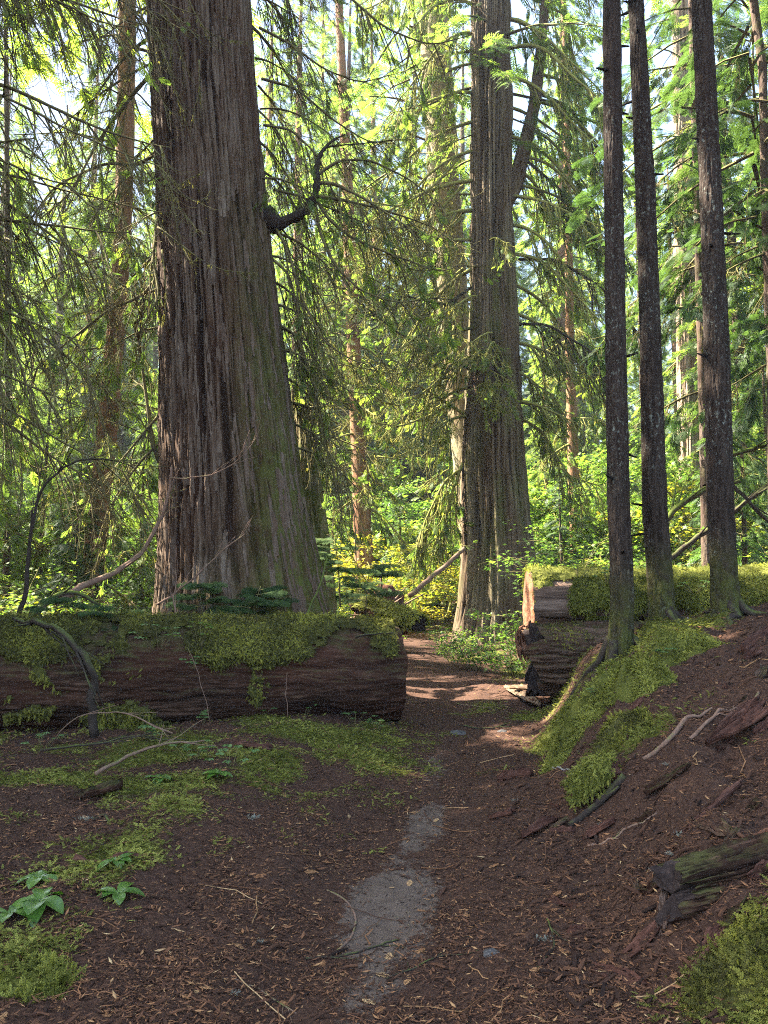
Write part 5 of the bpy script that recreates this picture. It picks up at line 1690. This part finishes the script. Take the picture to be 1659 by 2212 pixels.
def moss_mound(label, px, py, rx, ry, h, n, seed, mat='moss'):
    """An old hump of moss: a lumpy cushion with fronds standing all over it."""
    c = on(px, py)
    nu, nv = 40, 64
    ph, th = np.meshgrid(np.linspace(0.0, 1.15, nu), np.linspace(0, 2 * np.pi, nv, endpoint=False), indexing='ij')
    wob = 1 + .3 * fbm(np.cos(th) * 1.6, np.sin(th) * 1.6, seed, seed, 3)
    x, y = rx * ph * np.cos(th) * wob, ry * ph * np.sin(th) * wob
    g = height(c[0] + x, c[1] + y, False) - c[2]
    z = g + h * (np.clip(1 - ph ** 2.4, -.3, 1)) * (1 + .55 * fbm(x * 7, y * 7, seed, seed + 2, 4)) - .02
    V = np.stack([x, y, z], -1)
    G = Geo()
    i = np.arange(nu - 1)[:, None] * nv
    j = np.arange(nv)[None]
    F = np.stack([i + j, i + nv + j, i + nv + (j + 1) % nv, i + (j + 1) % nv], -1).reshape(-1, 4)
    G.add(V, F, None, 0, (.22 + .2 * noise(x * 20, y * 20, seed, 5)).ravel())
    du, dv = np.gradient(V, axis=0), np.roll(V, -1, 1) - np.roll(V, 1, 1)
    N = unit(np.cross(du, dv)).reshape(-1, 3)
    N = np.where(N[:, 2:3] < 0, -N, N)
    w = np.clip(.35 + fbm(x * 6, y * 6, 0, seed + 8, 3), .02, 1).ravel() * ph.ravel()
    k = RNG.choice(nu * nv, n, p=w / w.sum())
    X = N[k] * .45 + RNG.normal(0, .6, (n, 3)) + [0, 0, -.25]
    G.scatter(FROND, V.reshape(-1, 3)[k] + RNG.normal(0, .008, (n, 3)), X, N[k] + RNG.normal(0, .3, (n, 3)), RNG.uniform(.5, 1.2, n) * .05, 0, np.clip(RNG.normal(.55, .18, n) + .4 * noise(x.ravel()[k] * 9, y.ravel()[k] * 9, 0, 6), 0, 1))
    o = G.build("moss_mound", [M[mat]])
    o.location = c
    tag(o, label, "moss")


moss_mound("bright moss hump at the root of the leftmost slim trunk", 1262, 1548, .34, .26, .17, 5200, 3)
moss_mound("tall yellow green moss hump between the roots of the first two slim trunks", 1385, 1482, .24, .22, .20, 4200, 4)
moss_mound("dark hollowed moss hump below the gap between the first two slim trunks", 1330, 1600, .24, .2, .10, 3200, 5, 'moss_dark')
moss_mound("broad moss cushion under the middle slim trunk on the crest of the bank", 1480, 1425, .34, .25, .10, 4200, 6)
moss_mound("low moss cushion at the left foot of the bank, beside the path", 1195, 1590, .24, .2, .06, 2600, 7)
moss_mound("shaggy moss clump in the lower right corner", 1600, 2110, .22, .18, .07, 4200, 8, 'moss_dark')
moss_mound("small mossy tussock at the lower left corner", 60, 2125, .14, .13, .05, 2200, 9)


def mossy_trail_log():
    A, B = at(770, 1305, 16.5), at(908, 1350, 14.6)
    r = lying("mossy_log", "small mossy fallen log ending at the trail's bend", "log", A, B, .2, .15, M['old_log'], M['dark_end'], 87, nth=90, step=.03, furrow=.05, ends=(1,), rag=(0, .08))
    moss_on(r[1], r[2], r[0], r[3], r[4], 88, .2, 5000, .07, M['moss'], arc=1.4, thick=.06)


mossy_trail_log()


def root_wad():
    c = at(825, 1235, 18.0)
    g = float(height(c[0], c[1], False))
    t = thing("root_wad", (c[0], c[1], g), "upturned root mass, brown and earthy, below the glowing yellow shrub", "root wad")
    th, ph = np.meshgrid(np.linspace(0, 2 * np.pi, 60, endpoint=False), np.linspace(0.02, np.pi - .02, 40))
    d = np.stack([np.cos(th) * np.sin(ph), np.sin(th) * np.sin(ph), np.cos(ph)], -1)
    R = 1 + .35 * fbm(d[..., 0] * 2, d[..., 1] * 2, d[..., 2] * 2, 9, 5) + .12 * noise(d[..., 0] * 9, d[..., 1] * 9, d[..., 2] * 5, 4)
    V = (d * R[..., None] * [.62, .35, .62] + [0, 0, .75]).reshape(-1, 3)
    i = np.arange(39)[:, None] * 60
    j = np.arange(60)[None]
    F = np.stack([i + j, i + 60 + j, i + 60 + (j + 1) % 60, i + (j + 1) % 60], -1).reshape(-1, 4)
    link("soil", mesh_data("soil", V, F, np.zeros((0, 3), int), M['rot'], True, {}), t)
    for k in range(16):
        a = RNG.uniform(0, 6.28)
        G = Geo()
        G.tube(curve((.4 * math.cos(a), -.2, .75 + .4 * math.sin(a)), (math.cos(a), RNG.uniform(-.8, .2), math.sin(a)), RNG.uniform(.4, 1.0), 8, .8, .2, .3), np.linspace(.035, .008, 9), 5, 0)
        G.build("root", [M['dead_wood']], t, True)


root_wad()


def stone(label, px, py, s, seed):
    p = on(px, py)
    th, ph = np.meshgrid(np.linspace(0, 2 * np.pi, 28, endpoint=False), np.linspace(0.03, np.pi - .03, 18))
    d = np.stack([np.cos(th) * np.sin(ph), np.sin(th) * np.sin(ph), np.cos(ph)], -1)
    R = 1 + .3 * fbm(d[..., 0] * 1.6, d[..., 1] * 1.6, d[..., 2] * 1.6, seed, 3)
    V = (d * R[..., None] * [s, s * .8, s * .5]).reshape(-1, 3)
    i = np.arange(17)[:, None] * 28
    j = np.arange(28)[None]
    F = np.stack([i + j, i + 28 + j, i + 28 + (j + 1) % 28, i + (j + 1) % 28], -1).reshape(-1, 4)
    o = link("stone", mesh_data("stone", V, F, np.zeros((0, 3), int), M['stone'], True, {}))
    o.location = p - np.array([0, 0, s * .15])
    tag(o, label, "stone")


stone("grey stone sunk in the litter at the lower right of the trail", 1065, 2058, .045, 3)
stone("pale stone in the middle of the trail between the logs", 988, 1585, .09, 4)
stone("small dark stone on the trail edge just before the split boards", 1085, 1578, .06, 5)


def lichen_tuft(label, px, py, s, seed, dz=.01):
    p = on(px, py, dz)
    G = Geo()
    n = 60
    s = s * .72
    G.scatter(FROND, RNG.normal(0, s * .5, (n, 3)) * [1.2, 1, .2], RNG.normal(0, 1, (n, 3)) + [0, 0, .5], RNG.normal(0, 1, (n, 3)), RNG.uniform(.25, .7, n) * s)
    o = G.build("lichen_tuft", [M['lichen']])
    o.location = p
    tag(o, label, "lichen")


for k, a in enumerate((("pale lichen tuft on the forest floor right of the trail near the grey stone", 1175, 2030, .035), ("bluish white lichen tuft on a dark stub above the rotten log, uppermost of three", 1470, 1805, .04),
                       ("bluish lichen tuft in the middle of the strand above the rotten log", 1450, 1845, .035), ("lowest lichen tuft of the strand just above the rotten log's end", 1415, 1885, .03),
                       ("pale lichen tuft in the sunny moss at the left", 185, 1780, .045), ("grey lichen tuft at the moss edge left of the trail", 548, 1775, .05),
                       ("small lichen tuft beside the long dark stick on the bank", 1300, 1785, .03), ("white lichen fleck by the thin curved twig left of the bare patch", 562, 2040, .022),
                       ("white lichen fleck at the bank's foot below the mossy block", 1110, 1735, .025), ("small white lichen fleck on the litter at the bottom left", 508, 2150, .025),
                       ("lichen fleck high on the bank near the bark slab", 1440, 1655, .03))):
    lichen_tuft(*a, seed=k)


# ------------------------------------------------------------------ small plants
def leaf_blade(L, W, fold=.25, bend=.35, nu=9):
    u = np.linspace(0, 1, nu)
    w = W * np.sin(np.pi * np.clip(u * .97 + .02, 0, 1) ** 1.15) ** .75
    V = []
    for k in range(nu):
        z = L * (.35 * u[k] - bend * u[k] ** 2)
        for v in (-1, -.5, 0, .5, 1):
            V.append((L * u[k], v * w[k], z + abs(v) * w[k] * fold - .02 * W * math.sin(u[k] * 14) * abs(v)))
    i = np.arange(nu - 1)[:, None] * 5 + np.arange(4)[None]
    return np.array(V), np.stack([i, i + 5, i + 6, i + 1], -1).reshape(-1, 4)


def broad_plant(label, px, py, leaves, L, name="broadleaf_plant"):
    p = on(px, py)
    t = thing(name, p, label, "plant")
    for k in range(leaves):
        a = k * 6.283 / leaves + RNG.uniform(-.55, .55)
        G = Geo()
        V, F = leaf_blade(L * RNG.uniform(.75, 1.25), L * RNG.uniform(.24, .31), .22, RNG.uniform(.25, .75))
        c, s_ = math.cos(a), math.sin(a)
        V = np.stack([V[:, 0] * c - V[:, 1] * s_, V[:, 0] * s_ + V[:, 1] * c, V[:, 2] + .025], -1)
        G.add(V, F, None, 0, RNG.random())
        G.build("leaf", [M['gloss']], t, True)
    G = Geo()
    G.tube([(0, 0, -.03), (0, 0, .03)], .006, 6, 0)
    G.build("stem", [M['gloss']], t, True)


broad_plant("glossy broad leaved plant at the left edge, lowest and largest of the cluster", 85, 1965, 7, .15)
broad_plant("glossy broad leaved plant behind the largest one at the left", 85, 1900, 5, .12)
broad_plant("glossy broad leaved plant in front of the purple grey lath", 255, 1945, 5, .12)
broad_plant("small glossy leaved plant touching the purple grey lath", 250, 1875, 5, .10)
broad_plant("glossy leaved plant catching the sun patch on the moss left of the trail", 345, 1690, 7, .14)
broad_plant("dull green broad leaved plant right of the sun patch on the moss", 470, 1685, 6, .12)
broad_plant("small glossy leaved plant at the far left edge on the sunny moss", 20, 1985, 4, .12)


def herb(label, px, py, n, s, mat='soft_leaf', tmpl=LEAF, up=.12, Y=None, leaf=.05, name="woodland_herb", cat="plant", grow=1.0):
    """A small plant: several stalks each holding a whorl of leaves."""
    p = on(px, py) if Y is None else at(px, py, Y)
    t = thing(name, p, label, cat)
    S, G = Geo(), Geo()
    for k in range(n):
        a, r = RNG.uniform(0, 6.28), s * RNG.uniform(.1, 1)
        tip = np.array([r * math.cos(a), r * math.sin(a), up * RNG.uniform(.5, 1.3) * grow])
        S.tube(smooth_line([(tip[0] * .2, tip[1] * .2, -.03), tip * [.6, .6, .6], tip], 5), .0025, 4, 0)
        m = 5
        b = RNG.uniform(0, 6.28) + np.arange(m) * 6.283 / m
        G.scatter(tmpl, np.repeat(tip[None], m, 0), np.stack([np.cos(b), np.sin(b), np.full(m, -.12)], -1), RNG.normal(0, .15, (m, 3)) + [0, 0, 1], RNG.uniform(.7, 1.2, m) * leaf)
    S.build("stems", [M['twig']], t, True)
    G.build("foliage", [M[mat]], t)


for a in (("pale green whorled herb on the moss before the log's middle", 415, 1650, 9, .22), ("low pale herb patch beside the long dark stick", 500, 1660, 8, .2), ("bright little herb at the log's foot near its middle", 440, 1565, 5, .12),
          ("small herb under the log's foot right of the thin upright stem", 565, 1548, 5, .14), ("pale herb at the log's foot towards its sawn end", 655, 1545, 6, .16), ("light green herb tuft on the mossy mound by the trail's left edge", 770, 1565, 7, .2),
          ("small herb at the sawn end of the left log", 815, 1580, 5, .12), ("herb in the dark below the arching mossy root", 85, 1615, 7, .2), ("herb sprig right of the arching mossy root", 320, 1600, 6, .16),
          ("bright herb at the bank's foot under the rotten log", 1300, 1520, 5, .14), ("low clover like herb carpet left of the board pile", 1100, 1455, 16, .4), ("second clover like herb patch between trail and lit wood wedge", 1060, 1430, 12, .35),
          ("leafy herb growing on the bank below the middle slim trunk", 1440, 1440, 5, .1)):
    herb(*a, tmpl=MAPLE if a[3] % 2 else LEAF)
for a in (("bluish leaved huckleberry sprig in front of the log's moss", 345, 1400, 9, .28, 'soft_leaf', LEAF, .2, 8.1), ("yellow green huckleberry sprig above the thin stem before the log", 432, 1395, 9, .26, 'maple', LEAF, .2, 8.2),
          ("small pale sprig hanging at the log's face under the huckleberries", 420, 1440, 6, .14, 'soft_leaf', LEAF, .08, 8.0), ("bright fern like seedling on the mossy log between the first two slim trunks", 1310, 1258, 8, .25, 'soft_leaf', LEAF, .15, 10.2),
          ("leafy seedling drooping over the mossy log right of the middle slim trunk", 1500, 1275, 8, .28, 'soft_leaf', LEAF, .1, 10.0), ("small seedling on the mossy log left of the first slim trunk", 1250, 1245, 7, .22, 'maple', LEAF, .18, 10.6)):
    herb(*a)


def seedling(label, px, py, Y, H, W, n, lean=0.0, name="hemlock_seedling"):
    p = at(px, py, Y)
    t = thing(name, p, label, "seedling")
    S, G = Geo(), Geo()
    st = smooth_line([(0, 0, -.15), (lean * .3, 0, H * .5), (lean, 0, H)], 10)
    S.tube(st, np.linspace(.012, .004, 11), 6, 0)
    for k in range(n):
        u = RNG.uniform(.15, 1)
        q = st[min(10, int(u * 10))]
        a = k * 2.4
        c = curve(q, (math.cos(a), math.sin(a), .25), W * (1.15 - .7 * u) * RNG.uniform(.7, 1.1), 7, .7, .1, .08)
        S.tube(c, np.linspace(.005, .0015, 8), 4, 0, cap=False)
        for j in range(1, 8):
            for sg in (-1, 1):
                d = rot_h(unit(c[j] - c[j - 1]), sg * RNG.uniform(.5, 1.0))
                G.scatter(SPRAY_FINE, c[j], d - [0, 0, .25], [RNG.normal(0, .4), -.7 + RNG.normal(0, .3), .8], RNG.uniform(.12, .24) * (.6 + W * .5))
        G.scatter(SPRAY_FINE, c[-2], unit(c[-1] - c[-2]) - [0, 0, .2], [0, 0, 1], .2)
    S.build("trunk", [M['twig']], t, True)
    G.build("foliage", [M['hemlock_young']], t)


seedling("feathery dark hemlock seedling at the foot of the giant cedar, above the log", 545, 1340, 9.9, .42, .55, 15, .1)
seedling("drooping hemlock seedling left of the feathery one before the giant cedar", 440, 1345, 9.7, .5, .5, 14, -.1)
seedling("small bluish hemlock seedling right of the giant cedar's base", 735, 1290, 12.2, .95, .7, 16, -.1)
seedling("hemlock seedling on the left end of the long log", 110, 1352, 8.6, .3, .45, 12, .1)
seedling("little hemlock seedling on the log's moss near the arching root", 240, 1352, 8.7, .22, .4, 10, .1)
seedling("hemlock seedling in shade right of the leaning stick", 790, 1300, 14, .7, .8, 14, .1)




# ------------------------------------------------------------------ the air
def haze():
    x0, x1, y0, y1, z0, z1 = -160, 160, -60, 200, -3, 60
    V = np.array([(x, y, z) for x in (x0, x1) for y in (y0, y1) for z in (z0, z1)], float)
    F = np.array([(0, 1, 3, 2), (4, 6, 7, 5), (0, 4, 5, 1), (2, 3, 7, 6), (0, 2, 6, 4), (1, 5, 7, 3)])
    m = bpy.data.materials.new("haze")
    m.use_nodes = True
    t = m.node_tree
    t.nodes.remove(t.nodes["Principled BSDF"])
    v = t.nodes.new("ShaderNodeVolumePrincipled")
    v.inputs["Color"].default_value = (0.9, 0.95, 0.97, 1)
    v.inputs["Density"].default_value = 0.0012
    v.inputs["Anisotropy"].default_value = 0.4
    t.links.new(v.outputs[0], t.nodes["Material Output"].inputs["Volume"])
    tag(link("haze", mesh_data("haze", V, F, np.zeros((0, 3), int), m, False, {})), "thin pale haze filling the forest", "haze", kind="stuff")


haze()
